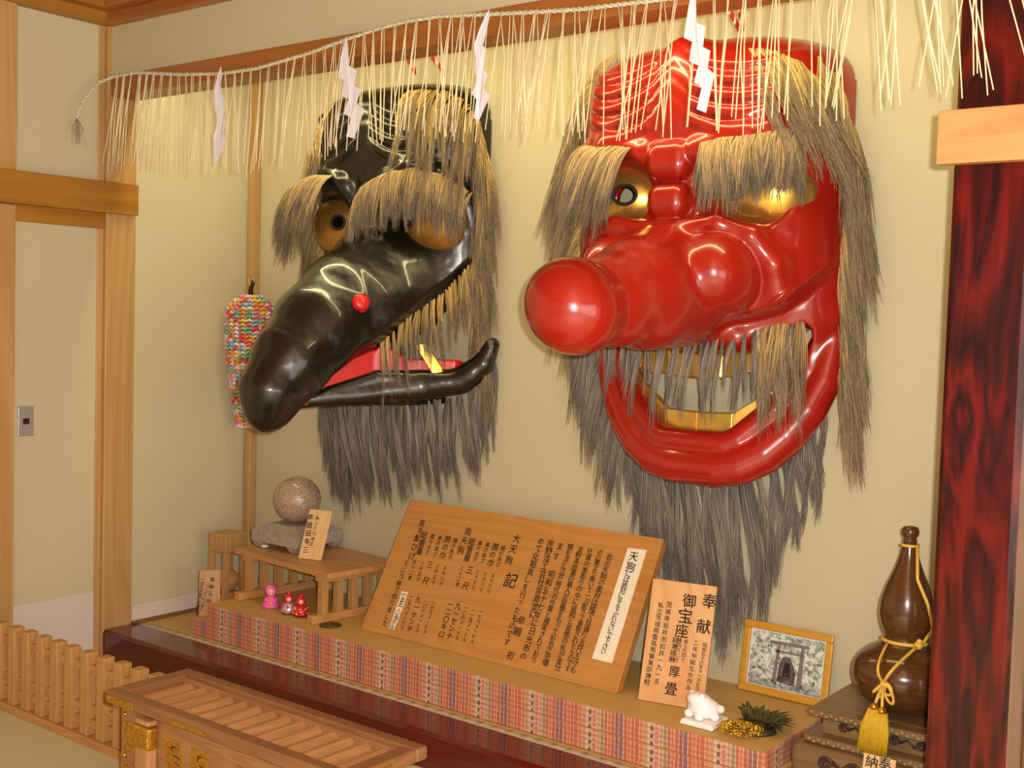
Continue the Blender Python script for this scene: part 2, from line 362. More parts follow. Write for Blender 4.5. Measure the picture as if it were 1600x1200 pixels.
# ------------------------------------------------------------------ the setting
XW = -0.024                                             # left room wall
FL = -0.788                                             # front plane of the alcove
def walls():
    struct('floor', B(-0.5, 7.5, -6.6, 0.6, -0.06, 0.0), M['tatami_floor'])
    struct('ceiling', B(-0.5, 7.5, -6.6, 0.6, 2.76, 2.82), M['ceiling'])
    struct('wall_back', B(-0.05, 3.40, 0.0, 0.10, 0.0, 2.76), M['wall'])
    struct('wall_alcove_left', B(-0.10, -0.004, -0.66, 0.0, 0.0, 2.76), M['wall'])
    struct('wall_left', B(XW-0.1, XW, -6.6, -0.70, 0.0, 2.76), M['wall'])
    struct('wall_rear', B(-0.1, 7.5, -6.7, -6.6, 0.0, 2.76), M['door_wood'])
    struct('wall_right', B(7.4, 7.5, -6.6, 0.6, 0.0, 2.76), M['door_wood'])
    struct('wall_upper', B(0.0, 3.49, -0.77, -0.66, 2.46, 2.76), M['wall'])
    struct('wall_far', boxes((3.68, 7.5, -0.56, -0.50, 0.0, 2.76)), M['cream'])
    struct('wall_recess', boxes((3.40, 4.6, 0.12, 0.2, 0.0, 2.76), (3.38, 3.40, 0.0, 0.2, 0.0, 2.76)), M['wall'])
    struct('wall_dado', B(XW, XW+0.002, -1.19, -0.815, 0.0, 0.29), M['paper_white'])
    # left door frame, rails and posts
    struct('trim_1', B(XW-0.02, 0.005, -1.42, -1.194, 0.0, 1.89), M['post'], 0.002)           # post left of the plaster panel
    struct('trim_2', B(XW-0.02, 0.005, -1.30, -1.19, 2.022, 2.67), M['post'], 0.002)
    struct('trim_3', boxes((XW-0.02, 0.0, FL, -0.645, 0.0, 2.76), (XW-0.02, XW+0.006, -0.818, FL, 0.0, 2.76)), M['post'], 0.004)   # corner post of the alcove
    struct('trim_4', B(XW-0.02, 0.032, -3.2, -0.655, 1.893, 2.022), M['beam_y'], 0.003)      # door rail
    struct('trim_5', B(XW-0.02, 0.0, -1.20, -0.80, 1.828, 1.893), M['beam_y'], 0.002)
    struct('trim_6', boxes((XW-0.02, 0.03, -6.6, -0.705, 2.666, 2.715), (XW-0.02, 0.09, -6.6, -0.705, 2.714, 2.76)), M['beam_y'], 0.003)
    struct('trim_7', boxes((0.0, 3.49, -0.815, -0.70, 2.667, 2.715), (0.0, 3.49, -0.87, -0.70, 2.715, 2.76)), M['beam_x'], 0.003)
    struct('trim_8', B(0.0, 3.49, -0.775, -0.648, 2.38, 2.463), M['beam_x'], 0.003)        # lintel over the alcove
    struct('trim_9', B(0.0, 0.048, -0.045, 0.0, 0.12, 2.76), M['post'], 0.008)             # slim post in the back corner
    struct('trim_10', B(3.458, 4.6, -0.835, -0.795, 1.892, 2.018), M['rail_pale'], 0.003)
    # alcove floor: sill, dark gap and skirting
    k = MB(); k.prism([(0.002, FL+0.012, 0.126), (0.002, FL, 0.112), (0.002, FL, 0.0), (0.002, -0.624, 0.0), (0.002, -0.624, 0.126)], (3.478, 0, 0))
    struct('trim_11', k, M['kamachi'], 0.003)
    struct('trim_12', B(0.0, 0.012, -0.645, -0.05, 0.118, 0.138), M['stand'])
    struct('baseboard_left', B(0.0, 0.004, -0.645, -0.05, 0.138, 0.205), M['paper_white'])
    p = MB(); c = 0.012
    p.prism([(3.484+c, FL, 0), (3.656, FL, 0), (3.670, FL+0.016, 0), (3.670, -0.62, 0), (3.484, -0.62, 0), (3.484, FL+c, 0)], (0, 0, 2.76))
    struct('trim_14', p, M['rosewood'])
    # paper window seen past the pillar
    f = MB(); f.box(3.41, 4.5, 0.05, 0.08, 0.46, 2.2)
    win = struct('window_1', f, M['shoji'])
    g = MB()
    for z in (0.335+.02, 0.534, 0.741, 0.945, 1.151, 1.36, 1.56, 1.77, 1.98): g.box(3.405, 4.5, 0.038, 0.05, z-0.006, z+0.006)
    for x in (3.75, 4.1): g.box(x-0.005, x+0.005, 0.038, 0.05, 0.46, 2.2)
    gb = g.build('window_lattice', M['hinoki_x']); gb.parent = win
    h = MB(); h.box(3.402, 4.5, 0.03, 0.09, 0.12, 0.46); hb = h.build('window_apron', M['hinoki_x']); hb.parent = win
    struct('trim_15', B(3.68, 3.72, -0.6, -0.5, 0.0, 1.9), M['cream'])
    # alcove base under the mats
    struct('trim_16', B(0.0, 3.6, -0.624, 0.0, 0.0, 0.06), M['stand'])
walls()

def switch_plate():
    t = thing('wall_sensor_plate', (XW, -1.132, 0.975), 'small steel switch plate with a dark window on the left wall', 'switch plate')
    MB_ = B(XW, XW+0.007, -1.166, -1.098, 0.974, 1.094); MB_.build('plate', M['steel'], t, 0.003)
    B(XW+0.006, XW+0.0085, -1.146, -1.118, 1.022, 1.046).build('sensor_window', M['sensor'], t, 0.001)
    for z in (1.085, 0.983):
        b = MB(); b.ball((XW+0.007, -1.132, z), 0.003, 8, 6); b.build('screw', M['steel'], t)
switch_plate()

def mats():
    m = B(0.012, 3.46, -0.622, -0.006, 0.06, 0.12)
    base = thing('tatami_mat', (1.7, -0.3, 0.06), 'wide golden tatami mat with a scalloped grey cloth border, lowest of the alcove mats', 'tatami mat')
    m.build('straw_body', M['tatami'], base)
    B(0.05, 3.46, -0.6225, -0.578, 0.1195, 0.1212).build('cloth_border', M['heri'], base)
    for i, (x0, x1, y0, z0, lab) in enumerate([(0.31, 2.975, -0.557, 0.1215, 'brocade edged raised mat lying on the wide border mat, lower of the pair'), (0.405, 2.955, -0.552, 0.193, 'brocade edged raised mat carrying the inscription board, upper of the pair')]):
        t = thing('raised_mat', (1.7, -0.3, z0), lab, 'tatami mat', 'red brocade raised mats')
        B(x0+0.004, x1-0.004, y0+0.004, -0.012, z0+0.004, z0+0.0712).build('straw_body', M['tatami'], t)
        b = MB(); h = 0.0705
        b.box(x0, x1, y0, y0+0.012, z0, z0+h); b.box(x1-0.012, x1, y0+0.012, -0.012, z0, z0+h); b.box(x0, x0+0.012, y0+0.012, -0.012, z0, z0+h); b.box(x0+0.012, x1-0.012, -0.014, -0.008, z0, z0+h)
        b.build('brocade_edging', M['brocade'], t, 0.006, 3)
mats()

# ------------------------------------------------------------------ sculpting with distance fields
def smin(a, b, k):
    h = np.clip(0.5+0.5*(b-a)/k, 0, 1); return b*(1-h)+a*h-k*h*(1-h)
def smax(a, b, k): return -smin(-a, -b, k)
def ell(X, c, r):
    p = [(X[i]-c[i])/r[i] for i in range(3)]
    k0 = np.sqrt(p[0]**2+p[1]**2+p[2]**2)+1e-6
    k1 = np.sqrt((p[0]/r[0])**2+(p[1]/r[1])**2+(p[2]/r[2])**2)+1e-6
    return k0*(k0-1)/k1
def capsule(X, a, b, ra, rb):
    a = np.array(a, float); b = np.array(b, float); ba = b-a
    h = np.clip(((X[0]-a[0])*ba[0]+(X[1]-a[1])*ba[1]+(X[2]-a[2])*ba[2])/max(ba@ba, 1e-9), 0, 1)
    return np.sqrt((X[0]-a[0]-h*ba[0])**2+(X[1]-a[1]-h*ba[1])**2+(X[2]-a[2]-h*ba[2])**2)-(ra+(rb-ra)*h)
def chain(X, pts, k=0.02):
    d = None
    for p, q in zip(pts[:-1], pts[1:]):
        e = capsule(X, p[:3], q[:3], p[3], q[3]); d = e if d is None else smin(d, e, k)
    return d
def rbox(X, c, h, r):
    q = [np.abs(X[i]-c[i])-h[i]+r for i in range(3)]
    return np.sqrt(np.maximum(q[0], 0)**2+np.maximum(q[1], 0)**2+np.maximum(q[2], 0)**2)+np.minimum(np.maximum(q[0], np.maximum(q[1], q[2])), 0)-r
def poly2d(U, Z, pts):
    """signed distance to a polygon in the face plane, negative inside"""
    d = np.full(U.shape, 1e9, np.float32); s = np.ones(U.shape, np.float32); n = len(pts)
    for i in range(n):
        a = pts[i]; b = pts[i-1]; ex, ey = b[0]-a[0], b[1]-a[1]
        wx, wy = U-a[0], Z-a[1]; h = np.clip((wx*ex+wy*ey)/(ex*ex+ey*ey+1e-12), 0, 1)
        d = np.minimum(d, (wx-ex*h)**2+(wy-ey*h)**2)
        c1 = Z >= a[1]; c2 = Z < b[1]; c3 = ex*wy > ey*wx
        flip = (c1 & c2 & c3) | (~c1 & ~c2 & ~c3); s = np.where(flip, -s, s)
    return s*np.sqrt(d)
def spline(ts, vs, x):
    """smooth monotone-ish interpolation of a table"""
    ts = np.array(ts, float); vs = np.array(vs, float); o = np.argsort(ts); ts = ts[o]; vs = vs[o]
    xs = np.linspace(ts[0], ts[-1], 400); y = np.interp(xs, ts, vs); k = np.hanning(41); k /= k.sum()
    y = np.convolve(np.pad(y, 20, mode='edge'), k, 'valid'); return np.interp(x, xs, y)
def nets(F, org, h):
    """naive surface nets: quads on the zero level of a grid, with smooth normals of the field"""
    nx, ny, nz = F.shape; S = F < 0
    cnt = np.zeros((nx-1, ny-1, nz-1), np.int8); pos = np.zeros((nx-1, ny-1, nz-1, 3), np.float32); ne = np.zeros((nx-1, ny-1, nz-1), np.float32)
    cor = [(i, j, k) for i in (0, 1) for j in (0, 1) for k in (0, 1)]
    sl = lambda c: F[c[0]:nx-1+c[0], c[1]:ny-1+c[1], c[2]:nz-1+c[2]]
    for a in cor:
        for ax in range(3):
            if a[ax]: continue
            b = list(a); b[ax] = 1
            fa, fb = sl(a), sl(tuple(b)); m = (fa < 0) != (fb < 0)
            t = np.where(m, fa/np.where(np.abs(fa-fb) < 1e-9, 1e-9, fa-fb), 0)
            for q in range(3):
                pos[..., q] += np.where(m, a[q]+(t if q == ax else 0), 0)
            ne += m
    act = ne > 0; idx = -np.ones(act.shape, np.int64); n = int(act.sum()); idx[act] = np.arange(n)
    ii = np.argwhere(act); P = ii+pos[act]/ne[act][:, None]
    quads = []
    for ax in range(3):
        o1, o2 = [q for q in range(3) if q != ax]
        A = [slice(1, s-1) for s in F.shape]; A[ax] = slice(0, F.shape[ax]-1); Bq = list(A); Bq[ax] = slice(1, F.shape[ax])
        fa = S[tuple(A)]; fb = S[tuple(Bq)]; m = fa != fb; w = np.argwhere(m); sg = fa[m]
        e = w.copy(); e[:, o1] += 1; e[:, o2] += 1
        def g(d1, d2):
            q = e.copy(); q[:, o1] -= d1; q[:, o2] -= d2; return idx[q[:, 0], q[:, 1], q[:, 2]]
        q = np.stack([g(1, 1), g(0, 1), g(0, 0), g(1, 0)], 1)
        fl = sg if ax != 1 else ~sg
        q[~fl] = q[~fl][:, ::-1]; quads.append(q)
    Q = np.concatenate(quads); Q = Q[(Q >= 0).all(1)]
    # trilinear gradient as normals
    G = np.stack(np.gradient(F), -1); c = np.clip(np.floor(P).astype(int), 0, np.array(F.shape)-2); fr = P-c; N = 0
    for a in cor:
        wgt = np.prod([fr[:, q] if a[q] else 1-fr[:, q] for q in range(3)], 0)
        N = N+G[c[:, 0]+a[0], c[:, 1]+a[1], c[:, 2]+a[2]]*wgt[:, None]
    N /= np.linalg.norm(N, axis=1, keepdims=True)+1e-9
    return np.array(org)+P*h, Q, N
def mesh_from(name, V, Q, N, mats, parent, mi=None, normals=True):
    used = np.unique(Q); mp = -np.ones(len(V), np.int64); mp[used] = np.arange(len(used))
    V = V[used]; Q = mp[Q]; me = bpy.data.meshes.new(name)
    me.vertices.add(len(V)); me.vertices.foreach_set('co', V.astype(np.float32).ravel())
    k = Q.shape[1]
    me.loops.add(Q.size); me.loops.foreach_set('vertex_index', Q.astype(np.int32).ravel())
    me.polygons.add(len(Q)); me.polygons.foreach_set('loop_start', np.arange(0, Q.size, k, dtype=np.int32)); me.polygons.foreach_set('loop_total', np.full(len(Q), k, np.int32))
    for m in (mats if isinstance(mats, (list, tuple)) else [mats]): me.materials.append(m)
    me.polygons.foreach_set('use_smooth', np.ones(len(Q), bool))
    if mi is not None: me.polygons.foreach_set('material_index', mi.astype(np.int32))
    me.update(calc_edges=True); me.validate()
    if normals and N is not None: me.normals_split_custom_set_from_vertices([tuple(q) for q in N[used]])
    o = bpy.data.objects.new(name, me); COL.objects.link(o); attach(o, parent); return o

# ------------------------------------------------------------------ hemp hair
def locks(name, roots, mat, parent, rng, length=0.3, strands=12, radius=0.011, out=0.05, lean=(0, 0), fan=0.04, segs=8, thick=0.0013, lvar=0.2, wave=0.006, end_spread=1.25, wall=-0.004, fray=0.006):
    """hanging locks of fibre; roots: list of (x, y, z, out_dir(x,y,z), length scale)"""
    V = []; Q = []; UV = []; off = 0
    t = np.linspace(0, 1, segs)
    for (x, y, z, od, ls) in roots:
        L = length*ls*(1+rng.uniform(-lvar, lvar)); od = np.array(od, float)
        lk = rng.uniform(0, 1); sway = rng.normal(0, fan, 2)
        p0 = np.array([x, y, z]); ph = rng.uniform(0, 6.28)
        for s in range(strands):
            a = rng.uniform(0, 6.28); r = radius*math.sqrt(rng.uniform(0, 1)); l = L*(1+rng.uniform(-0.22, 0.06))
            e = rng.normal(0, 1, 2)*fray*(L/0.3)
            prof = (0.55+0.9*np.sin(PI*np.minimum(t*1.15, 1))**1.0*0.6)*np.where(t > 0.75, 1-(t-0.75)*1.6, 1)
            P = np.zeros((segs, 3))
            o_ = out*(1-(1-t)**3)
            P[:, 0] = p0[0]+od[0]*o_+sway[0]*t*l+lean[0]*t*l+np.cos(a)*r*prof*(1+(end_spread-1)*t)+e[0]*t**2+wave*np.sin(ph+t*5.5)
            P[:, 1] = p0[1]+od[1]*o_+sway[1]*t*l*0.6+lean[1]*t*l+np.sin(a)*r*prof*(1+(end_spread-1)*t)+e[1]*t**2*0.7
            P[:, 2] = p0[2]+od[2]*o_-l*(t-0.12*np.sin(PI*np.minimum(t*2, 1))*min(1, out*8))
            P[:, 1] = np.minimum(P[:, 1], wall-rng.uniform(0, 0.004))
            T = np.gradient(P, axis=0); T /= np.linalg.norm(T, axis=1, keepdims=True)+1e-9
            A = np.cross(T, np.array([0.3, 1, 0.1])); A /= np.linalg.norm(A, axis=1, keepdims=True)+1e-9; Bv = np.cross(T, A)
            rad = (thick*(1-0.72*t**1.5))[:, None]
            ring = [P+A*rad, P+(-0.5*A+0.866*Bv)*rad, P+(-0.5*A-0.866*Bv)*rad]
            V.append(np.stack(ring, 1).reshape(-1, 3))
            b = off+np.arange(segs-1)[:, None]*3
            for k in range(3):
                k2 = (k+1) % 3; Q.append(np.concatenate([b+k, b+k2, b+3+k2, b+3+k], 1))
            u = np.clip(lk*0.7+rng.uniform(0, 0.3), 0, 1)
            UV.append(np.stack([np.full((segs, 3), u), np.repeat(t[:, None], 3, 1)], -1).reshape(-1, 2)); off += segs*3
    V = np.concatenate(V); Q = np.concatenate(Q); UV = np.concatenate(UV)
    o = mesh_from(name, V, Q, None, mat, parent, normals=False)
    lay = o.data.uv_layers.new(name='UVMap'); vi = np.zeros(len(o.data.loops), np.int32); o.data.loops.foreach_get('vertex_index', vi)
    lay.data.foreach_set('uv', UV[vi].astype(np.float32).ravel())
    return o
def surf_of(F, xs, ds, zs, c0):
    """first point of a sculpted face on the sight line of a measured point of the photograph"""
    def f(px, py, lift=0.0):
        a = at(px, py, 1, -ds[-1]); b = at(px, py, 1, -0.002); n = 500
        P = a+(b-a)*np.linspace(0, 1, n)[:, None]
        i = np.round((P[:, 0]-c0-xs[0])/H_).astype(int); j = np.round((-P[:, 1]-ds[0])/H_).astype(int); k = np.round((P[:, 2]-zs[0])/H_).astype(int)
        ok = (i >= 0) & (i < F.shape[0]) & (j >= 0) & (j < F.shape[1]) & (k >= 0) & (k < F.shape[2])
        val = np.where(ok, F[np.clip(i, 0, F.shape[0]-1), np.clip(j, 0, F.shape[1]-1), np.clip(k, 0, F.shape[2]-1)], 1)
        h = np.argmax(val < 0) if (val < 0).any() else n-12
        return P[h]+(a-b)/np.linalg.norm(a-b)*lift
    return f
def along(pts, n, rng=None, jit=0.0):
    """n points spread along a 3-D polyline"""
    P = np.array(pts, float); d = np.r_[0, np.cumsum(np.linalg.norm(np.diff(P[:, :3], axis=0), axis=1))]
    s = (np.arange(n)+0.5)/n*d[-1]
    if rng is not None and jit: s = np.clip(s+rng.uniform(-jit, jit, n)*d[-1]/n, 0, d[-1])
    return np.stack([np.interp(s, d, P[:, k]) for k in range(P.shape[1])], 1)

# ------------------------------------------------------------------ the red long-nosed mask
H_ = 0.0075
def red_mask():
    c0 = 2.44
    t = thing('goblin_mask', (c0, -0.02, 0.95), 'huge red lacquered goblin mask with a long ball-tipped nose, hanging on the alcove wall', 'mask', 'giant lacquer masks on the alcove wall')
    xs = np.arange(-0.60, 0.60, H_, dtype=np.float32); ds = np.arange(-0.03, 1.05, H_, dtype=np.float32); zs = np.arange(0.90, 2.50, H_, dtype=np.float32)
    cz = 0.05*np.clip((1.75-zs)/0.75, 0, 1.2)
    U2 = np.abs(xs[:, None]-cz[None, :]); Z2 = np.broadcast_to(zs[None, :], U2.shape)
    # thickness of the face over the face plane
    zt = np.maximum(0, (Z2-2.16)/0.295); zb = np.maximum(0, (1.20-Z2)/0.26)
    wz = spline([2.5, 1.7, 1.5, 1.38, 1.25, 1.12, 1.03, 0.9], [0.487, 0.487, 0.475, 0.44, 0.385, 0.30, 0.20, 0.10], Z2)
    pw = 2.8+1.6*np.clip((1.90-Z2)/0.1, 0, 1)*np.clip((Z2-1.45)/0.1, 0, 1)
    q = 1-(U2/wz)**pw-zt**4-zb**3
    Hz = spline([2.46, 2.2, 2.08, 1.95, 1.75, 1.6, 1.5, 1.42, 1.2, 1.0, 0.9], [0.335, 0.345, 0.34, 0.315, 0.315, 0.30, 0.285, 0.25, 0.16, 0.15, 0.13], Z2)
    zl = np.interp(U2, [0, 0.2, 0.326, 0.39, 0.444, 0.49], [1.50, 1.525, 1.562, 1.61, 1.672, 1.72])
    Hz = Hz*(1-0.36*np.clip((zl-Z2)/0.022, 0, 1))
    h = np.where(q > 0, Hz*np.abs(q)**0.5, -0.4*np.abs(q)**0.6)
    gx, gz = np.gradient(h, H_); sc = 1/np.sqrt(1+np.minimum(gx**2+gz**2, 16))
    # forehead wrinkles: five curved ridges each side, chevrons across the middle
    au = U2; dip = -0.050*np.sin(PI*np.clip((au-0.05)/0.33, 0, 1))+np.where(au < 0.07, 0.75*(0.07-au), 0)-0.02*np.clip((au-0.2)/0.2, 0, 1)
    ph = (Z2-dip-2.135)/0.052
    env = np.clip((Z2-dip-2.12)/0.02, 0, 1)*np.clip((2.405-(Z2-dip))/0.02, 0, 1)*np.clip((0.40-au)/0.06, 0, 1)*np.where(au < 0.075, 0.35, 1.0)
    ridge = np.abs(np.sin(PI*ph))**0.7
    wr = (0.020*ridge-0.004)*env
    X = [np.abs(xs[:, None, None]-cz[None, None, :]), ds[None, :, None], zs[None, None, :]]
    sh = (len(xs), len(ds), len(zs))
    F = (ds[None, :, None]-h[:, None, :])*sc[:, None, :]
    F = F-wr[:, None, :]*(sc[:, None, :]**0.5)
    F = F.astype(np.float32)
    # centre ridge of the forehead, brow ridges
    F = smin(F, chain(X, [(0, 0.245, 2.36, 0.07), (0, 0.285, 2.15, 0.07)]), 0.06)
    F = smin(F, chain(X, [(0.10, 0.325, 2.05, 0.045), (0.25, 0.30, 2.085, 0.05), (0.38, 0.22, 2.08, 0.045), (0.44, 0.12, 2.02, 0.035)]), 0.035)
    # eye sockets
    F = smax(F, -ell(X, (0.255, 0.36, 1.925), (0.18, 0.19, 0.135)), 0.025)
    # the fold round the nostrils
    F = smin(F, chain(X, [(0.08, 0.36, 1.80, 0.03), (0.19, 0.355, 1.815, 0.03), (0.29, 0.32, 1.775, 0.03), (0.345, 0.28, 1.69, 0.03), (0.345, 0.245, 1.595, 0.025)]), 0.06)
    # upper lip and jaws
    F = smin(F, chain(X, [(0, 0.19, 1.46, 0.05), (0.16, 0.175, 1.465, 0.05), (0.32, 0.10, 1.525, 0.045), (0.43, 0.045, 1.54, 0.04)]), 0.03)
    m = poly2d(U2, Z2, [(-0.05, 1.40), (0.18, 1.405), (0.31, 1.465), (0.375, 1.515), (0.395, 1.49), (0.37, 1.40), (0.27, 1.25), (0.125, 1.150), (-0.05, 1.150)])
    F = smax(F, -m[:, None, :], 0.008)
    F = smin(F, chain(X, [(0, 0.190, 1.108, 0.040), (0.115, 0.187, 1.108, 0.041), (0.155, 0.177, 1.126, 0.041), (0.27, 0.130, 1.230, 0.041), (0.36, 0.075, 1.36, 0.034), (0.405, 0.045, 1.48, 0.03)], 0.002), 0.012)
    F = smin(F, chain(X, [(0, 0.19, 1.026, 0.062), (0.08, 0.188, 1.026, 0.063), (0.16, 0.172, 1.044, 0.066), (0.235, 0.145, 1.087, 0.067), (0.30, 0.115, 1.15, 0.066), (0.36, 0.08, 1.235, 0.062), (0.405, 0.05, 1.33, 0.055), (0.435, 0.03, 1.46, 0.042)], 0.002), 0.015)
    # nose bridge bumps
    F = smin(F, rbox(X, (0, 0.30, 2.025), (0.080, 0.085, 0.066), 0.052), 0.012)
    F = smin(F, rbox(X, (0, 0.30, 1.895), (0.072, 0.08, 0.058), 0.048), 0.012)
    # nostril wings, shaft and ball
    F = smin(F, ell(X, (0.195, 0.31, 1.665), (0.115, 0.165, 0.135)), 0.008)
    nose = chain(X, [(0, 0.14, 1.64, 0.20), (0, 0.34, 1.62, 0.19), (0, 0.50, 1.59, 0.168), (0, 0.68, 1.56, 0.128), (0, 0.78, 1.548, 0.112)], 0.05)
    F = smin(F, nose, 0.045)
    F = smin(F, ell(X, (0, 0.875, 1.540), (0.142, 0.142, 0.142)), 0.035)
    # hollow shell, open at the back, with holes behind the pupils
    F = np.maximum(F, -(F+0.035))
    F = smax(F, -capsule(X, (0.205, 0.32, 1.93), (0.31, -0.05, 1.92), 0.042, 0.06), 0.004)
    F = np.maximum(F, 0.004-X[1]+np.zeros(sh, np.float32))
    V, Q, N = nets(F.astype(np.float32), (xs[0], ds[0], zs[0]), H_)
    W = np.stack([V[:, 0]+c0, -V[:, 1], V[:, 2]], 1); Nn = np.stack([N[:, 0], -N[:, 1], N[:, 2]], 1)
    Q = Q[:, ::-1]
    cen = V[Q].mean(1); dn = cen[:, 1]; zc = cen[:, 2]; uc = np.abs(cen[:, 0])
    isn = (dn > 0.40) & (zc > 1.3) & (zc < 1.81) | (dn > 0.36) & (zc < 1.78) & (zc > 1.42) & (uc < 0.14)
    low = (zc < 1.385) & ~isn
    mesh_from('face', W, Q[~isn & ~low], Nn, M['red_lacquer'], t)
    mesh_from('nose', W, Q[isn], Nn, M['red_lacquer'], t)
    mesh_from('lower_jaw', W, Q[low], Nn, M['red_lacquer'], t)
    # gilded eyeballs with a ring pupil that is open at the middle
    for sgn in (-1, 1):
        ex, ey, ez = c0+sgn*0.255, -0.14, 1.925
        n, mm = 72, 36; vs = []; fs = []
        a0 = math.radians(13)                         # opening of the pupil, looking straight out and a little inwards
        ax = Vector((-sgn*0.30, -1, 0.02)).normalized(); e1 = ax.cross(Vector((0, 0, 1))).normalized(); e2 = e1.cross(ax)
        for i in range(mm):
            a = a0+(math.radians(105)-a0)*i/(mm-1)
            for k in range(n):
                b = 2*PI*k/n; p = ax*math.cos(a)+(e1*math.cos(b)+e2*math.sin(b))*math.sin(a)
                vs.append((ex+p.x*0.182, ey+p.y*0.15, ez+p.z*0.140))
        fs = [(i*n+k, i*n+(k+1) % n, (i+1)*n+(k+1) % n, (i+1)*n+k) for i in range(mm-1) for k in range(n)]
        b = MB(); b.add(vs, fs, True); e = b.build('eyeball', M['gold'], t)
        r = MB(); r.tube([vs[k] for k in range(n)]+[vs[0], vs[1]], 0.006, 8, False); sub_ = r.build('pupil_ring', M['black']); sub_.parent = e; sub_.matrix_parent_inverse = Matrix.Translation(-Vector(t.location)) @ Matrix.Identity(4); sub_.matrix_parent_inverse = Matrix.Identity(4)
    # gilded teeth: separate upper teeth, one flat band below
    for k in range(-4, 5):
        u = k*0.066; d = 0.155-0.75*u*u; z = 1.392+0.55*u*u; up = MB()
        up.obox((c0+0.02+u-0.031, -d, z-0.075), (0.062, 0.06*u, 0.02*np.sign(k) if abs(k) > 2 else 0), (0, 0.03, 0), (0, 0, 0.085)); up.build('upper_tooth', M['gold'], t, 0.008)
    pts = [(-0.30, 0.095, 1.30), (-0.24, 0.12, 1.235), (-0.125, 0.155, 1.155), (0.0, 0.165, 1.15), (0.125, 0.155, 1.155), (0.24, 0.12, 1.235), (0.30, 0.095, 1.30)]
    lo = MB()
    for a_, b_ in zip(pts[:-1], pts[1:]):
        P4 = [(c0+0.04+a_[0], -a_[1], a_[2]-0.02), (c0+0.04+b_[0], -b_[1], b_[2]-0.02), (c0+0.04+b_[0], -b_[1]+0.03, b_[2]-0.02), (c0+0.04+a_[0], -a_[1]+0.03, a_[2]-0.02)]
        lo.hexa(P4+[(p[0], p[1], p[2]+0.075) for p in P4])
    lo.build('lower_teeth', M['gold'], t, 0.004)
    F_ = F; surf = surf_of(F_, xs, ds, zs, c0)
    # hemp hair
    rg = np.random.default_rng(3)
    R = lambda pts, n, od, ls=1.0, jit=0.6: [(p[0], p[1], p[2], od, ls) for p in along(pts, n, rg, jit)]
    A = lambda px, py, d: at(px, py, 1, -d)
    bl = [A(1098, 222, 0.37), A(1130, 214, 0.365), A(1165, 212, 0.35), A(1205, 205, 0.31), A(1240, 200, 0.26), A(1262, 205, 0.20)]
    locks('eyebrow', R(bl, 60, (0.02, -0.9, 0.15), 1.0), M['hair_brow'], t, rg, 0.205, 24, 0.0075, 0.035, (0.0, 0.03), 0.09, 9, 0.0012)
    br = [(2*c0-p[0], p[1], p[2]) for p in bl]
    locks('eyebrow', R(br, 60, (-0.25, -0.9, 0.12), 1.0), M['hair_brow'], t, rg, 0.28, 26, 0.010, 0.06, (-0.25, 0.03), 0.08, 9, 0.0012)
    # side hair: layers down each edge, the first over the forehead's outer corner
    S = lambda px, py, l=0.006: surf(px, py, l)
    right = [S(1178, 66), S(1225, 72), S(1275, 86), S(1305, 118), S(1320, 172), S(1327, 240), S(1326, 300), A(1310, 370, 0.05), A(1314, 440, 0.04), A(1318, 520, 0.035), A(1312, 600, 0.03)]
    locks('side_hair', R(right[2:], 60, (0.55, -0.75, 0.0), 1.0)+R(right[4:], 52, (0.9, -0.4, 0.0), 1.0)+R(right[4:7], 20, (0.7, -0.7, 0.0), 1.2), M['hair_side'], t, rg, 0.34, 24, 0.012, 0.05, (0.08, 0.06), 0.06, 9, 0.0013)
    fl = [S(1168, 76), S(1195, 76), S(1225, 84), S(1250, 98), S(1272, 120)]
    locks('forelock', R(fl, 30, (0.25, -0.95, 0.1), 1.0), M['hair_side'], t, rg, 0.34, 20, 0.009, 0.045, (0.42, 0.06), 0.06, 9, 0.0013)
    left = [S(962, 84), S(940, 100), S(922, 130), S(908, 170), S(900, 215)]
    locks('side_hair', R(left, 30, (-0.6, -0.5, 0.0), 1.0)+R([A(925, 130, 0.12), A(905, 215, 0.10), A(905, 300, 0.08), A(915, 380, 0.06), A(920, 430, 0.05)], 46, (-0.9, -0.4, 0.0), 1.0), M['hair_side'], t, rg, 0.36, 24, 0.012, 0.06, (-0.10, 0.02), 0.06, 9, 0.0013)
    locks('side_hair', R([A(912, 420, 0.04), A(925, 500, 0.04), A(945, 570, 0.05), A(968, 620, 0.06), A(985, 660, 0.07)], 40, (-0.8, -0.5, 0.0), 1.0), M['hair_beard'], t, rg, 0.34, 22, 0.012, 0.04, (-0.03, 0.02), 0.05, 9, 0.0013)
    # moustache along the upper lip
    mo = [(c0+u, -0.245+0.80*u*u, 1.445+0.62*u*u) for u in np.linspace(-0.37, 0.39, 24)]
    locks('moustache', R(mo, 44, (0, -1, 0.1), 1.0, 0.8), M['hair_beard'], t, rg, 0.235, 18, 0.007, 0.03, (0.0, -0.03), 0.07, 9, 0.0013, 0.28)
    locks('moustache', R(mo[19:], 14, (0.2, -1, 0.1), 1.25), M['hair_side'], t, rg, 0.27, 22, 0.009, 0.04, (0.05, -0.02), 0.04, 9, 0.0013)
    # beard along the chin, longest below the middle, falling back against the wall
    be = []
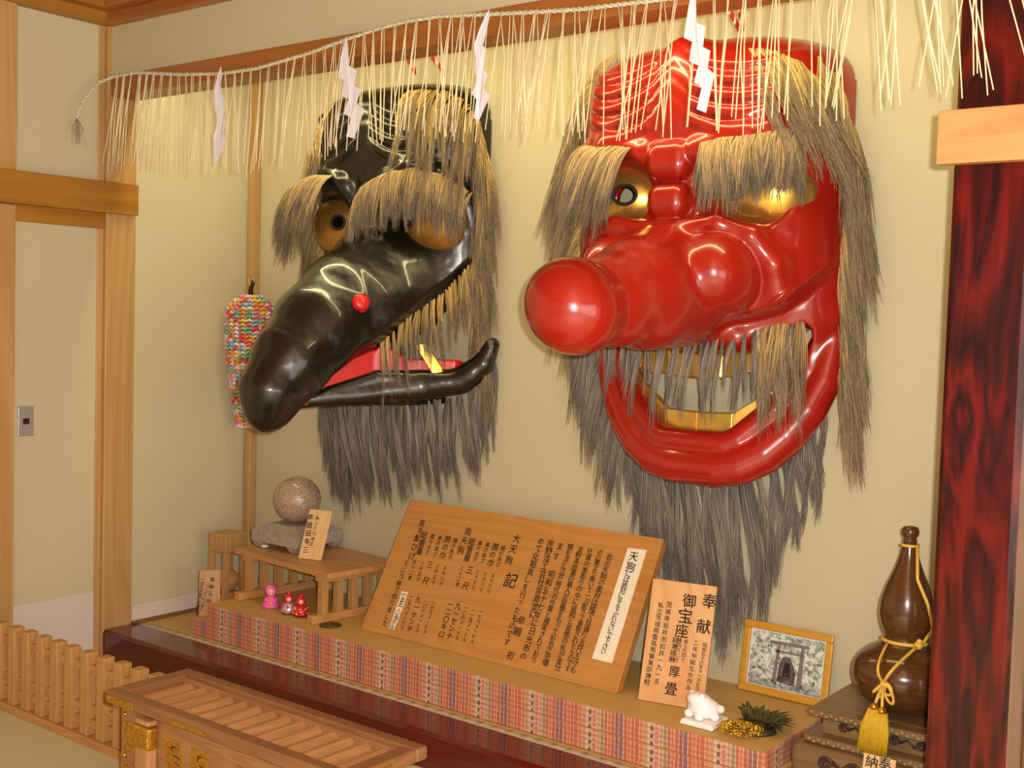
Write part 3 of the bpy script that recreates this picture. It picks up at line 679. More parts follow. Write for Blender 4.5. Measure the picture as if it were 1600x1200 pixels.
    for u in np.linspace(-0.34, 0.42, 72):
        a = abs(u-0.045); z = np.interp(a, [0, 0.15, 0.29, 0.40], [0.975, 0.985, 1.08, 1.28]); d = np.interp(a, [0, 0.15, 0.29, 0.40], [0.135, 0.125, 0.09, 0.045])
        ln = np.interp(u, [-0.34, -0.22, 0.0, 0.08, 0.20, 0.26, 0.32, 0.42], [0.58, 0.78, 0.90, 1.0, 0.86, 0.70, 0.50, 0.50])*rg.uniform(0.72, 1.0)
        be.append((c0+u, -d+rg.uniform(-0.005, 0.06), z, (0, -0.2, -0.3), ln))
    locks('beard', be, M['hair_beard'], t, rg, 0.665, 40, 0.010, 0.012, (0.02, 0.26), 0.045, 14, 0.0014, 0.05, 0.012, 1.0)
    # red and white hanging cords over the lintel
    for px in ((1128, 18), (1165, 12)):
        p0 = at(px[0], px[1], 1, -0.40); p1 = np.array([p0[0]-0.03*(1 if px[0] > 1150 else -1), -0.34, 2.44])
        cord(t, (p1[0], p1[1], p1[2]-0.03), (p0[0], -0.60, 2.62), 'red')
    return t
def cord(parent, a, b, tone):
    a, b = Vector(a), Vector(b); n = 60; m = MB(); ax = (b-a); e1 = ax.cross(Vector((1, 0, 0.2))).normalized(); e2 = ax.normalized().cross(e1)
    for s in range(3):
        m.cur = 0 if s < 2 else 1
        m.tube([a+ax*(i/n)+(e1*math.cos(i*0.9+s*2.1)+e2*math.sin(i*0.9+s*2.1))*0.004 for i in range(n+1)], 0.0045, 6)
    m.build('hanging_cord', [M['cord_red'], M['cord_white']], parent)
red_mask()

# ------------------------------------------------------------------ the black crow mask
def crow_mask():
    c0 = 0.985
    t = thing('crow_mask', (c0, -0.02, 1.1), 'huge black lacquered crow goblin mask with a hooked beak, hanging left of the red mask', 'mask', 'giant lacquer masks on the alcove wall')
    xs = np.arange(-0.615, 0.615, H_, dtype=np.float32); ds = np.arange(-0.03, 0.90, H_, dtype=np.float32); zs = np.arange(1.0, 2.50, H_, dtype=np.float32)
    U2 = np.abs(xs[:, None])+0*zs[None, :]; Z2 = np.broadcast_to(zs[None, :], U2.shape)
    zt = np.maximum(0, (Z2-2.16)/0.29); zb = np.maximum(0, (1.6-Z2)/0.5)
    q = 1-(U2/0.445)**2.7-zt**5-zb**3
    Hz = spline([2.46, 2.2, 2.08, 1.95, 1.75, 1.5, 1.2, 1.0], [0.27, 0.28, 0.265, 0.215, 0.20, 0.18, 0.15, 0.1], Z2)
    h = np.where(q > 0, Hz*np.abs(q)**0.5, -0.4*np.abs(q)**0.6)
    gx, gz = np.gradient(h, H_); sc = 1/np.sqrt(1+np.minimum(gx**2+gz**2, 16))
    au = U2; dip = -0.075*np.sin(PI*np.clip((au-0.03)/0.34, 0, 1))-0.02*np.clip((au-0.2)/0.2, 0, 1)
    ph = (Z2-dip-2.17)/0.055
    env = np.clip((Z2-dip-2.155)/0.02, 0, 1)*np.clip((2.40-(Z2-dip))/0.02, 0, 1)*np.clip((0.37-au)/0.05, 0, 1)*np.clip((au-0.015)/0.05, 0.15, 1)
    wr = (0.022*np.abs(np.sin(PI*ph))**0.7-0.004)*env
    X = [np.abs(xs[:, None, None]), ds[None, :, None], zs[None, None, :]]; sh = (len(xs), len(ds), len(zs)); Zero = np.zeros(sh, np.float32)
    F = ((ds[None, :, None]-h[:, None, :])*sc[:, None, :]-wr[:, None, :]*(sc[:, None, :]**0.5)).astype(np.float32)
    F = smin(F, chain(X, [(0.075, 0.235, 1.95, 0.028), (0.12, 0.25, 2.03, 0.04), (0.22, 0.24, 2.075, 0.045), (0.33, 0.18, 2.05, 0.042), (0.395, 0.09, 1.97, 0.03), (0.405, 0.06, 1.86, 0.03)]), 0.03)
    F = smax(F, -ell(X, (0.265, 0.26, 1.875), (0.165, 0.15, 0.130)), 0.02)
    F = smin(F, chain(X, [(0, 0.20, 2.10, 0.05), (0, 0.20, 1.93, 0.055)]), 0.03)
    s = 1+0.55*np.clip((0.42-ds)/0.42, 0, 1)[None, :, None]
    XB = [X[0]/s, X[1], X[2]]
    beak = chain(XB, [(0, 0.10, 1.64, 0.255), (0, 0.32, 1.545, 0.205), (0, 0.48, 1.435, 0.186), (0, 0.625, 1.315, 0.150), (0, 0.735, 1.20, 0.108), (0, 0.748, 1.125, 0.078)], 0.05)
    beak = smin(beak, chain(XB, [(0, 0.10, 1.57, 0.25), (0, 0.28, 1.47, 0.205), (0, 0.43, 1.365, 0.175), (0, 0.565, 1.255, 0.130), (0, 0.68, 1.17, 0.085)], 0.05), 0.05)
    F = smin(F, beak, 0.03)
    zm = np.interp(ds, [0, 0.1, 0.2, 0.34, 0.45, 0.556, 0.634, 0.685, 0.72, 0.9], [1.43, 1.425, 1.41, 1.365, 1.325, 1.265, 1.17, 1.097, 1.02, 0.6])
    zm3 = zm[None, :]+1.15*np.maximum(0, np.abs(xs)[:, None]-0.15)
    F = smax(F, zm3[:, :, None]-X[2], 0.012)
    F = np.maximum(F, -(F+0.035)); F = np.maximum(F, 0.004-X[1]+Zero)
    V, Q, N = nets(F.astype(np.float32), (xs[0], ds[0], zs[0]), H_); Q = Q[:, ::-1]
    W = np.stack([V[:, 0]+c0, -V[:, 1], V[:, 2]], 1); Nn = np.stack([N[:, 0], -N[:, 1], N[:, 2]], 1)
    cen = V[Q].mean(1); isb = (cen[:, 1] > 0.30) & (cen[:, 2] < 1.86) | (cen[:, 2] < 1.86-0.6*np.maximum(0, 0.3-cen[:, 1])) & (cen[:, 1] > 0.12) & (cen[:, 2] < 1.74)
    mesh_from('face', W, Q[~isb], Nn, M['black_lacquer'], t)
    beak_o = mesh_from('upper_beak', W, Q[isb], Nn, M['black_lacquer'], t)
    F1 = F.copy(); xs1, zs1 = xs, zs; surf = surf_of(F1, xs, ds, zs, c0)
    # lower beak: a rim that curls up at the corners, with a floor
    zs2 = np.arange(1.02, 1.50, H_, dtype=np.float32); X = [np.abs(xs[:, None, None]), ds[None, :, None], zs2[None, None, :]]
    rim = [(0, 0.60, 1.150, 0.014), (0.07, 0.50, 1.165, 0.022), (0.17, 0.33, 1.195, 0.036), (0.28, 0.19, 1.215, 0.046), (0.39, 0.10, 1.245, 0.050), (0.475, 0.055, 1.32, 0.046), (0.505, 0.04, 1.395, 0.030)]
    J = chain(X, rim, 0.004)
    rim2 = [(0, 0.60, 1.158, 0.012), (0.07, 0.50, 1.205, 0.016), (0.17, 0.335, 1.262, 0.022), (0.27, 0.20, 1.262, 0.024), (0.36, 0.125, 1.25, 0.026), (0.43, 0.08, 1.265, 0.03)]
    J = smin(J, chain(X, rim2, 0.004), 0.05)
    up = np.abs(xs)[:, None]+0*ds[None, :]; dp = 0*xs[:, None]+ds[None, :]
    pl = poly2d(up, dp, [(-0.05, 0.60), (0.07, 0.50), (0.17, 0.33), (0.26, 0.21), (0.26, 0.02), (-0.05, 0.02)])
    J = smin(J, np.maximum(pl[:, :, None]+Zero[:, :, :len(zs2)], np.abs(X[2]-1.165)-0.018), 0.02)
    J = np.maximum(J, 0.004-X[1]+0*J)
    V, Q, N = nets(J.astype(np.float32), (xs[0], ds[0], zs2[0]), H_); Q = Q[:, ::-1]
    mesh_from('lower_beak', np.stack([V[:, 0]+c0, -V[:, 1], V[:, 2]], 1), Q, np.stack([N[:, 0], -N[:, 1], N[:, 2]], 1), M['black_lacquer'], t)
    # red lining of the mouth
    pl2 = poly2d(up, dp, [(-0.05, 0.685), (0.02, 0.675), (0.075, 0.53), (0.16, 0.345), (0.27, 0.205), (0.39, 0.118), (0.40, 0.07), (0.34, 0.0), (-0.05, 0.0)])
    zlo = np.interp(ds, [0, 0.2, 0.45, 0.6, 0.66, 0.70], [1.24, 1.20, 1.155, 1.145, 1.10, 1.05])[None, :, None]
    zhi = np.minimum(zm3, np.interp(ds, [0, 0.1, 0.22, 0.32, 0.45], [1.32, 1.335, 1.335, 1.40, 1.45])[None, :])[:, :, None]-0.004
    # a cup: floor and sides, open in the middle
    Lm = np.maximum(np.maximum(pl2[:, :, None]+0.012+0*X[2], zlo-X[2]), X[2]-zhi)
    Lm = np.maximum(Lm, -np.maximum(np.maximum(pl2[:, :, None]+0.06, zlo+0.035-X[2]), -0.02+0*X[2]+0*Lm))
    V, Q, N = nets(Lm.astype(np.float32), (xs[0], ds[0], zs2[0]), H_); Q = Q[:, ::-1]
    mesh_from('mouth_lining', np.stack([V[:, 0]+c0, -V[:, 1], V[:, 2]], 1), Q, None, M['red_paint'], t)
    # gilded fang at each corner, red nostril plugs, eyes
    for sg in (-1, 1):
        g = MB(); g.prism([(c0+sg*0.255, -0.215, 1.385), (c0+sg*0.285, -0.185, 1.395), (c0+sg*0.345, -0.15, 1.30), (c0+sg*0.365, -0.15, 1.22), (c0+sg*0.315, -0.18, 1.28)], (sg*0.008, -0.012, 0))
        g.build('fang', M['gold'], t, 0.003)
        p_ = surf(562, 474); a = Vector((c0+sg*(p_[0]-c0), p_[1], p_[2])); d = Vector((sg*0.80, -0.45, 0.25)).normalized(); a = a-d*0.125
        n = MB(); n.tube([a, a+d*0.145, a+d*0.157, a+d*0.162], [0.034, 0.034, 0.031, 0.020], 28)
        e1 = d.orthogonal().normalized(); e2 = d.cross(e1)
        n.tube([a+d*0.125+(e1*math.cos(k*PI/12)+e2*math.sin(k*PI/12))*0.034 for k in range(25)], 0.004, 6, False)
        n.build('nostril_plug', M['red_paint'], t)
        ex, ey, ez = c0+sg*0.265, -0.105, 1.875; nn, mm = 72, 34; vs = []
        a0 = math.radians(12); ax = Vector((-sg*0.42, -1, 0.05)).normalized(); e1 = ax.cross(Vector((0, 0, 1))).normalized(); e2 = e1.cross(ax)
        for i in range(mm):
            aa = a0+(math.radians(105)-a0)*i/(mm-1)
            for k in range(nn):
                b = 2*PI*k/nn; p = ax*math.cos(aa)+(e1*math.cos(b)+e2*math.sin(b))*math.sin(aa); vs.append((ex+p.x*0.160, ey+p.y*0.115, ez+p.z*0.135))
        b = MB(); b.add(vs, [(i*nn+k, i*nn+(k+1) % nn, (i+1)*nn+(k+1) % nn, (i+1)*nn+k) for i in range(mm-1) for k in range(nn)], True); e = b.build('eyeball', M['old_gold'], t)
        r = MB(); r.tube([vs[k] for k in range(nn)]+[vs[0], vs[1]], 0.006, 8, False); r_ = r.build('pupil_ring', M['black']); r_.parent = e
    rg = np.random.default_rng(5)
    R = lambda pts, n, od, ls=1.0, jit=0.6: [(p[0], p[1], p[2], od, ls) for p in along(pts, n, rg, jit)]
    A = lambda px, py, d: at(px, py, 1, -d)
    bl = [A(565, 312, 0.27), A(579, 284, 0.285), A(608, 268, 0.285), A(646, 262, 0.275), A(690, 272, 0.235), A(718, 288, 0.17), A(736, 302, 0.12)]
    locks('eyebrow', R(bl[:3], 22, (-0.55, -0.9, 0.35), 0.95)+R(bl[2:], 42, (0.0, -0.9, 0.25), 0.92), M['hair_brow'], t, rg, 0.235, 26, 0.010, 0.05, (0.0, 0.0), 0.05, 9, 0.0012)
    br = [(2*c0-p[0], p[1]-0.005, p[2]) for p in bl[2:]]
    locks('eyebrow', R(br, 46, (-0.5, -0.9, 0.2), 1.0), M['hair_brow'], t, rg, 0.27, 26, 0.010, 0.07, (-0.22, 0.0), 0.07, 9, 0.0012)
    S = lambda px, py, l=0.006: surf(px, py, l)
    right = [S(655, 140), S(695, 142), S(726, 156), S(747, 190), S(756, 235), S(752, 290), A(750, 345, 0.05), A(748, 400, 0.045), A(744, 450, 0.035), A(757, 520, 0.03)]
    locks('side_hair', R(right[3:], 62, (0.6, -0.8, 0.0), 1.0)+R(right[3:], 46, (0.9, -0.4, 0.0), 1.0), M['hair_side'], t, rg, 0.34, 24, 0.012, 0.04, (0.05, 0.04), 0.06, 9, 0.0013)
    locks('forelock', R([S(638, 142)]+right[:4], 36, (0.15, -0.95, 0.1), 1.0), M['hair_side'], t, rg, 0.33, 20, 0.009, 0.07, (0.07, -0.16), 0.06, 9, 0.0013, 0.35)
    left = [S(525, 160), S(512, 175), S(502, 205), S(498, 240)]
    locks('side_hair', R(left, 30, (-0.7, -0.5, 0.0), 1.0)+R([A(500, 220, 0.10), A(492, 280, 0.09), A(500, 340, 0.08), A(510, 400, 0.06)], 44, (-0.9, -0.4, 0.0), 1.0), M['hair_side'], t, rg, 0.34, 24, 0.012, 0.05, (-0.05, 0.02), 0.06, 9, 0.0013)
    wh = [A(745, 399, 0.05), A(700, 452, 0.13), A(650, 487, 0.21), A(594, 522, 0.305)]
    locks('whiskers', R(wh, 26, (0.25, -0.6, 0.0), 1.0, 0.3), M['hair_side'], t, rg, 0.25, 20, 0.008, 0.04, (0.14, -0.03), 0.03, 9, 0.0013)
    wl = [(2*c0-p[0], p[1], p[2]) for p in wh]
    locks('whiskers', R(wl, 26, (-0.25, -0.6, 0.0), 1.0, 0.3), M['hair_brow'], t, rg, 0.21, 22, 0.010, 0.04, (-0.10, -0.02), 0.03, 9, 0.0013)
    be = []
    for k, u in enumerate(np.linspace(-0.50, 0.50, 70)):
        a = abs(u); z = np.interp(a, [0, 0.17, 0.28, 0.39, 0.475, 0.51], [1.145, 1.155, 1.165, 1.19, 1.27, 1.36]); d = np.interp(a, [0, 0.17, 0.28, 0.39, 0.5], [0.16, 0.17, 0.15, 0.09, 0.04])
        ln = np.interp(u, [-0.5, -0.35, -0.1, 0.1, 0.3, 0.5], [0.85, 1.05, 0.80, 0.74, 0.64, 0.62])*rg.uniform(0.70, 1.05)
        be.append((c0+u, -d+rg.uniform(-0.015, 0.05), z, (0, -0.5, -0.3), ln))
    locks('beard', be, M['hair_beard'], t, rg, 0.575, 38, 0.010, 0.012, (0.0, 0.20), 0.045, 12, 0.0014, 0.08, 0.010, 1.0)
    for px in ((640, 95), (680, 95)):
        p0 = at(px[0], px[1], 1, -0.30); cord(t, (p0[0], -0.26, 2.44), (p0[0]+(0.03 if px[0] < 650 else -0.03), -0.55, 2.64), 'red')
crow_mask()

# ------------------------------------------------------------------ straw rope with paper streamers
def onp(px, py, o, n):
    """where the sight line of a measured point meets a leaning board"""
    d = _F + _R*(px-800)/FOC - _U*(py-600)/FOC; n = np.array(n); return CAM + d*(((np.array(o)-CAM) @ n)/(d @ n))
def sacred_rope():
    rg = random.Random(11)
    key = [(0.06, -0.968, 2.255), (0.06, -0.945, 2.32), (0.065, -0.87, 2.415), (0.114, -0.83, 2.442)]
    key += [tuple(at(px, py, 1, -0.83)) for px, py in [(215, 113), (280, 116), (345, 115), (400, 107), (480, 84), (545, 60), (590, 45), (640, 32), (690, 25), (765, 22), (850, 18), (910, 14), (960, 8), (1060, -4)]]
    key += [(2.95, -0.83, 2.39), (3.2, -0.83, 2.40), (3.40, -0.83, 2.42), (3.64, -0.83, 2.45)]
    P = np.array(key); d = np.r_[0, np.cumsum(np.linalg.norm(np.diff(P, axis=0), axis=1))]; L = d[-1]
    def rp(s): return Vector([float(np.interp(s, d, P[:, k])) for k in range(3)])
    t = thing('sacred_rope', rp(0.3), 'thin twisted straw rope fringed with dangling straws, strung across the alcove front', 'straw rope')
    m = MB(); n = 700
    for s in range(2):
        pts = []
        for i in range(n+1):
            x = L*i/n; p = rp(x); tg = (rp(min(L, x+0.02))-rp(max(0, x-0.02))).normalized(); a = tg.orthogonal().normalized() if abs(tg.z) > 0.9 else tg.cross(Vector((0, 0, 1))).normalized(); b = tg.cross(a)
            q = x/0.022*2*PI/2+s*PI
            pts.append(p+(a*math.cos(q)+b*math.sin(q))*0.0034)
        m.tube(pts, 0.0042, 7)
    m.build('rope', M['rope'], t)
    f = MB()
    for k in range(34):
        e = Vector((rg.gauss(0, 0.012), rg.gauss(0, 0.016), -rg.uniform(0.04, 0.11))); p = rp(0.002)
        f.tube([p, p+e*0.5+Vector((rg.gauss(0, 0.008), rg.gauss(0, 0.008), 0)), p+e], [0.0014, 0.001, 0.0005], 4)
    f.build('frayed_end', M['rope_green'], t)
    # tufts of straw
    s = d[3]+0.02; k = 0
    while s < L-0.06:
        p = rp(s); m = MB(); nst = rg.choice((2, 3, 3, 4, 4)); base = rg.gauss(0, 0.045)
        if p.x < 0.5: base -= 0.09*(0.5-p.x)/0.4+0.02
        if p.x > 3.2: base += rg.gauss(0.08, 0.10)
        for q in range(nst):
            a = base+rg.gauss(0, 0.075); ln = rg.uniform(0.345, 0.40); b = rg.gauss(0, 0.035)
            q0 = p+Vector((rg.uniform(-0.008, 0.008), -0.004, 0.004)); tip = q0+Vector((math.sin(a)*ln, -abs(b)*ln*0.6-0.004, -math.cos(a)*ln))
            if tip.y > -0.815: tip.y = -0.815
            kn = rg.uniform(0.35, 0.6); mid = q0.lerp(tip, kn)+Vector((rg.gauss(0, 0.006), 0, 0))
            m.tube([q0, mid, tip], [0.0017, 0.0019, 0.0016], 6)
        m.build('straw_tuft', M['straw'], t); s += rg.uniform(0.042, 0.056); k += 1
    return t
sacred_rope()
def streamers():
    Y = -0.848
    P1 = [(345, 104), (348, 118), (346, 133), (353, 160), (349, 177), (354, 190), (349, 207), (356, 221), (347, 240), (338, 256), (333, 252), (336, 225), (334, 213), (338, 206), (341, 187), (335, 162), (337, 140), (341, 118)]
    c2 = [(612, 180), (624, 240), (630, 330), (668, 352), (648, 430), (683, 445), (668, 520), (708, 545), (650, 692), (612, 682), (640, 590), (604, 570), (625, 495), (590, 480), (602, 400), (575, 388), (590, 290), (605, 220)]
    c3 = [(1325, 45), (1330, 80), (1300, 230), (1315, 250), (1295, 340), (1320, 372), (1300, 440), (1335, 478), (1270, 612), (1250, 585), (1268, 500), (1245, 470), (1270, 395), (1252, 360), (1262, 280), (1252, 240), (1285, 140)]
    c4 = [(752, -60), (768, -20), (772, 95), (810, 112), (795, 195), (827, 212), (818, 285), (848, 310), (808, 470), (770, 455), (795, 365), (762, 345), (780, 275), (740, 255), (752, 175), (718, 158), (735, 60)]
    P2 = [(350+x*.3125, y*.3125) for x, y in c2]; P3 = [(350+x*.3125, y*.3125) for x, y in c3]; P4 = [(800+x*.375, y*.375) for x, y in c4]
    labs = ['narrow white zigzag paper streamer hanging near the left end of the rope', 'white zigzag paper streamer in front of the left half of the black mask', 'white zigzag paper streamer just right of the black mask', 'white zigzag paper streamer in front of the red mask forehead']
    for P, lab in zip((P1, P2, P3, P4), labs):
        W = [Vector(at(px, py, 1, Y)) for px, py in P]; z0 = max(p.z for p in W); z1 = min(p.z for p in W)
        t = thing('paper_streamer', W[0], lab, 'paper streamer', 'zigzag paper streamers on the rope')
        pts = [p+Vector((0, -0.006*abs(math.sin((z0-p.z)/(z0-z1)*PI*2)), 0)) for p in W]
        m = MB(); m.prism(pts, (0, 0.0012, 0)); bm = m.build('folded_paper', M['white_paper'], t)
streamers()

# ------------------------------------------------------------------ string of paper cranes
def cranes():
    ax = Vector((0.145, -0.13, 0)); z1, z0 = 1.575, 0.965; rg = random.Random(4)
    cols = [('pink', (.85, .22, .38)), ('white', (.85, .8, .78)), ('yellow', (.88, .62, .08)), ('sky', (.25, .52, .72)), ('green', (.20, .50, .22)), ('orange', (.88, .30, .06)), ('pale_pink', (.85, .55, .62)), ('red', (.75, .05, .10))]
    mt = [plain('crane_paper_'+n, lin(c), 0.7, var=0.03) for n, c in cols]
    t = thing('paper_crane_bundle', (ax.x, ax.y, z0), 'bundle of strings of tiny multicoloured folded paper cranes hanging beside the beak', 'paper cranes')
    ns = 22
    for k in range(ns):
        m = MB(); q = 2*PI*k/ns; nr = 34 if k % 3 else 31; phase = rg.randrange(8)
        for i in range(nr):
            f = (i+0.5)/nr; z = z1-(z1-z0)*f*(1 if k % 3 else 0.92)
            R = 0.104*min(1, (f/0.10)**0.6)*(1-0.72*max(0, f-0.45)/0.55)+0.012
            sx = 0.05*max(0, f-0.5)
            c = ax+Vector((math.cos(q)*R-sx*0.6, math.sin(q)*R*0.8, z)); o = Vector((math.cos(q), math.sin(q), 0)); tt = Vector((-math.sin(q), math.cos(q), 0))
            m.cur = (i//2*3+phase+rg.choice((0, 0, 0, 1, 2))) % 8
            a = rg.uniform(-0.2, 0.2); e = 0.023
            top = c+Vector((0, 0, 0.013))+o*0.004; lw = c+tt*e+Vector((0, 0, -0.008+a*0.01))+o*0.010; rw = c-tt*e+Vector((0, 0, -0.008-a*0.01))+o*0.010; tl = c+Vector((0, 0, -0.004))-o*0.004; bk = c+o*0.016+Vector((0, 0, 0.002))
            m.add([top, lw, rw, tl, bk], [(0, 1, 4), (0, 4, 2), (1, 3, 4), (4, 3, 2), (0, 3, 1), (0, 2, 3)], False)
        m.build('crane_string', mt, t)
    h = MB(); h.tube([(0.03, -0.05, 1.66), (0.06, -0.08, 1.655), (ax.x, ax.y, 1.60), (ax.x, ax.y, 1.57)], 0.004, 6); h.build('yellow_hanging_cord', M['gold_cord'], t)
    k = MB(); k.tube([(ax.x+0.02, ax.y-0.02, 1.575), (ax.x+0.03, ax.y-0.03, 1.60), (ax.x+0.045, ax.y-0.03, 1.63), (ax.x+0.035, ax.y-0.03, 1.64)], [0.012, 0.010, 0.009, 0.003], 8); k.build('tie_knot', M['black'], t)
cranes()

# ------------------------------------------------------------------ written boards
def board_frame(BL, BR, TL):
    BL, BR, TL = map(Vector, (BL, BR, TL)); right = (BR-BL).normalized(); up = (TL-BL); up = (up-right*up.dot(right)); H = up.length; up.normalize()
    return BL, right, up, right.cross(up), (BR-BL).length, H     # normal faces the viewer
def write(mb, cols, o, right, up, nrm, scale=0.9, cap=1.0):
    """cols: (x_top, y_top, x_bottom, y_bottom, text) in photograph pixels, read down the column"""
    fo = np.array(o)+np.array(nrm)*0.0005
    for c in cols:
        x0, y0, x1, y1, tx = c[:5]; k = c[5] if len(c) > 5 else 1.0
        a = Vector(onp(x0, y0, fo, nrm)); b = Vector(onp(x1, y1, fo, nrm)); n = len(tx)
        pitch = (b-a).length/max(1, n-1) if n > 1 else 0.05
        rg = random.Random(int(x0*7+y0))
        for i, ch in enumerate(tx):
            if ch in '　 ': continue
            p = a.lerp(b, i/max(1, n-1)) if n > 1 else a
            sz = min(cap, pitch*scale*k if n > 1 else 0.05*k)*rg.uniform(0.92, 1.08); v, f = glyph(ch); sl = rg.uniform(-0.12, 0.03)
            p = p+right*rg.uniform(-0.04, 0.04)*sz
            for bx, by in ((0.014, 0.010), (-0.014, -0.008)):
                mb.add([p+right*((q[0]+bx+q[1]*sl)*sz)+up*((q[1]+by)*sz)+nrm*0.0008 for q in v], f, False)
def slab(o, right, up, nrm, W, H, T):
    e = up*(max(0.0, nrm.z)*T/max(up.z, 0.2))           # the foot is cut level
    m = MB(); m.hexa([o, o+right*W, o+right*W-nrm*T+e, o-nrm*T+e, o+up*H, o+up*H+right*W, o+up*H+right*W-nrm*T, o+up*H-nrm*T]); return m

def big_board():
    Z = 0.265
    o, r, u, n, W, H = board_frame((1.147, -0.393, Z), (2.340, -0.393, Z), (1.147, -0.118, 0.750))
    t = thing('inscription_board', (1.74, -0.30, Z), 'wide brown wooden board covered in brush writing, leaning back on the raised mat', 'inscription board')
    slab(o, r, u, n, W, H, 0.034).build('panel', M['board'], t, 0.003)
    q = lambda x, y: (550+x*.3125, 760+y*.3125)
    def C(x0, y0, x1, y1, s, k=1.0): a = q(x0, y0); b = q(x1, y1); return (a[0], a[1], b[0], b[1], s, k)
    # props behind
    for x in (1.35, 2.12):
        m = MB(); m.obox((x, -0.155, Z), (0.03, 0, 0), (0, 0.025, 0), (0, 0.03, 0.30)); m.build('prop', M['hinoki_z'], t)
    # white warning slip
    fo = np.array(o)+np.array(n)*0.0004
    cs = [Vector(onp(*q(*p), fo, n)) for p in [(1200, 860), (1300, 885), (1475, 318), (1380, 308)]]
    sl = MB(); sl.prism(cs, n*0.0009); so = sl.build('warning_slip', M['slip_paper'], t); so['label'] = 'white paper slip with black brush writing'
    cs = [Vector(onp(*q(*p), fo, n)) for p in [(185, 712), (215, 718), (280, 530), (250, 524)]]
    sl = MB(); sl.prism(cs, n*0.0009); cs_ = sl.build('correction_slip', M['slip_paper'], t)
    b = MB(); write(b, [C(1408, 352, 1392, 402, '天狗', 1.2), C(1382, 438, 1258, 828, 'には絶対に手をふれないで下さい', 1.35)], Vector(o)+n*0.0012, r, u, n)
    wr = b.build('warning_writing', M['black'], None); wr.parent = so; b = MB()
    write(b, [C(264, 538, 200, 704, '一五八・五キロ', 1.0)], Vector(o)+n*0.0012, r, u, n)
    wr = b.build('correction_writing', M['black'], None); wr.parent = cs_
    rows = [C(1288, 352, 1105, 918, '此の天狗の素材は樅で目通り五尺五寸も', 1.25),
            C(1240, 330, 1078, 912, 'の山奥より開いて一刀彫りで奉製されたものです', 1.35),
            C(1190, 325, 1028, 905, '社運の素彫りの中に総和と姿態の板が金分', 1.25),
            C(1142, 315, 968, 880, '漆粉本紛業の職人が協働をもって彩色之中優', 1.3),
            C(1092, 303, 910, 868, '額を漆と江戸時代の作業と推実されており', 1.25), C(1040, 300, 1020, 350, 'ます'),
            C(998, 440, 858, 850, '昭和五十七年に日光市の', 1.1), C(992, 285, 905, 640, '岸野漆工芸社宮島塗に', 1.2), C(848, 668, 790, 845, '依頼　初', 0.9),
            C(945, 275, 775, 778, 'めて化粧直しを行ったものです', 1.15), C(793, 470, 793, 470, '記', 1.15),
            C(822, 262, 786, 368, '大天狗', 1.0), C(580, 225, 543, 318, '烏天狗', 1.0), C(350, 184, 342, 222, '眉毛', 1.0), C(325, 258, 300, 350, '髪ひげ', 1.0), C(270, 385, 165, 685, 'マニラ麻で作りました', 1.1)]
    X = [(755, 310), (716, 303), (678, 292), (640, 284), (600, 275)]
    for (x, y), nm, sh, me in zip(X, ('顔の長さ', '顔の巾', '鼻の高さ', '鼻の太さ', '総重量'), ('五尺八寸', '三尺八寸', '三尺五寸', '三尺', '三十二貫'), ('一七六メートル', '一一五メートル', '一〇六メートル', '九一センチ', '一二〇キロ')):
        rows += [C(x, y, x-24, y+80, nm, 1.1), C(x-50, y+135, x-72, y+215, sh, 0.95), C(x-108, y+315, x-152, y+465, me, 1.1)]
    X = [(516, 272), (478, 265), (440, 258), (402, 250), (362, 243)]
    for (x, y), nm, sh, me in zip(X, ('顔の長さ', '顔の巾', '鼻の高さ', '鼻の太さ', '総重量'), ('五尺八寸', '三尺五寸', '三尺', '八尺五寸', '四十二貫'), ('一七六メートル', '一〇六メートル', '九一センチ', '二五八メートル', '二五八キロ')):
        rows += [C(x, y, x-24, y+80, nm, 1.1), C(x-50, y+135, x-72, y+215, sh, 0.95), C(x-108, y+310, x-150, y+455, me, 1.1)]
    big = [q for q in rows if q[4] in ('記', '大天狗', '烏天狗')]
    b = MB(); write(b, [q for q in rows if q not in big], o, r, u, n, 0.9, 0.034); write(b, big, o, r, u, n, 0.9); b.build('brush_writing', M['ink'], t)
big_board()

def plaque():
    o, r, u, n, W, H = board_frame((2.424, -0.392, 0.266), (2.6405, -0.350, 0.266), (2.424, -0.285, 0.648))
    t = thing('dedication_plaque', (2.53, -0.36, 0.266), 'upright pale wooden dedication plaque with large brush characters, right of the big board', 'wooden plaque')
    slab(o, r, u, n, W, H, 0.014).build('panel', M['plaque'], t, 0.002)
    q = lambda x, y: (960+x*.25, 880+y*.25)
    def C(x0, y0, x1, y1, s, k=1.0): a = q(x0, y0); b = q(x1, y1); return (a[0], a[1], b[0], b[1], s, k)
    b = MB(); write(b, [C(592, 238, 560, 396, '奉献', 0.68), C(468, 235, 418, 422, '御宝座', 1.1), C(378, 680, 356, 785, '厚畳', 0.85), C(565, 512, 518, 785, '昭和五十六年十一月吉日', 1.15), C(512, 498, 462, 778, '二年制総生合作品', 0.95),
        C(450, 490, 428, 605, '縦七尺四寸', 1.1), C(408, 482, 388, 605, '横四尺二寸', 1.1), C(384, 480, 362, 600, '総裏縁麻', 1.1), C(342, 260, 266, 738, '茨城県岩井市岩井一九一五', 1.0), C(290, 262, 205, 742, '私立茨城県畳高等職業訓練校', 1.1)], o, r, u, n, 0.9)
    b.build('brush_writing', M['ink'], t)
    m = MB(); h_ = Vector((n.x, n.y, 0)).normalized(); c = o+r*(W/2)-h_*0.022; m.obox(c-r*0.015, r*0.03, -h_*0.012, Vector((-h_.x*0.05, -h_.y*0.05, 0.25))); m.build('prop', M['pale_z'], t)
plaque()

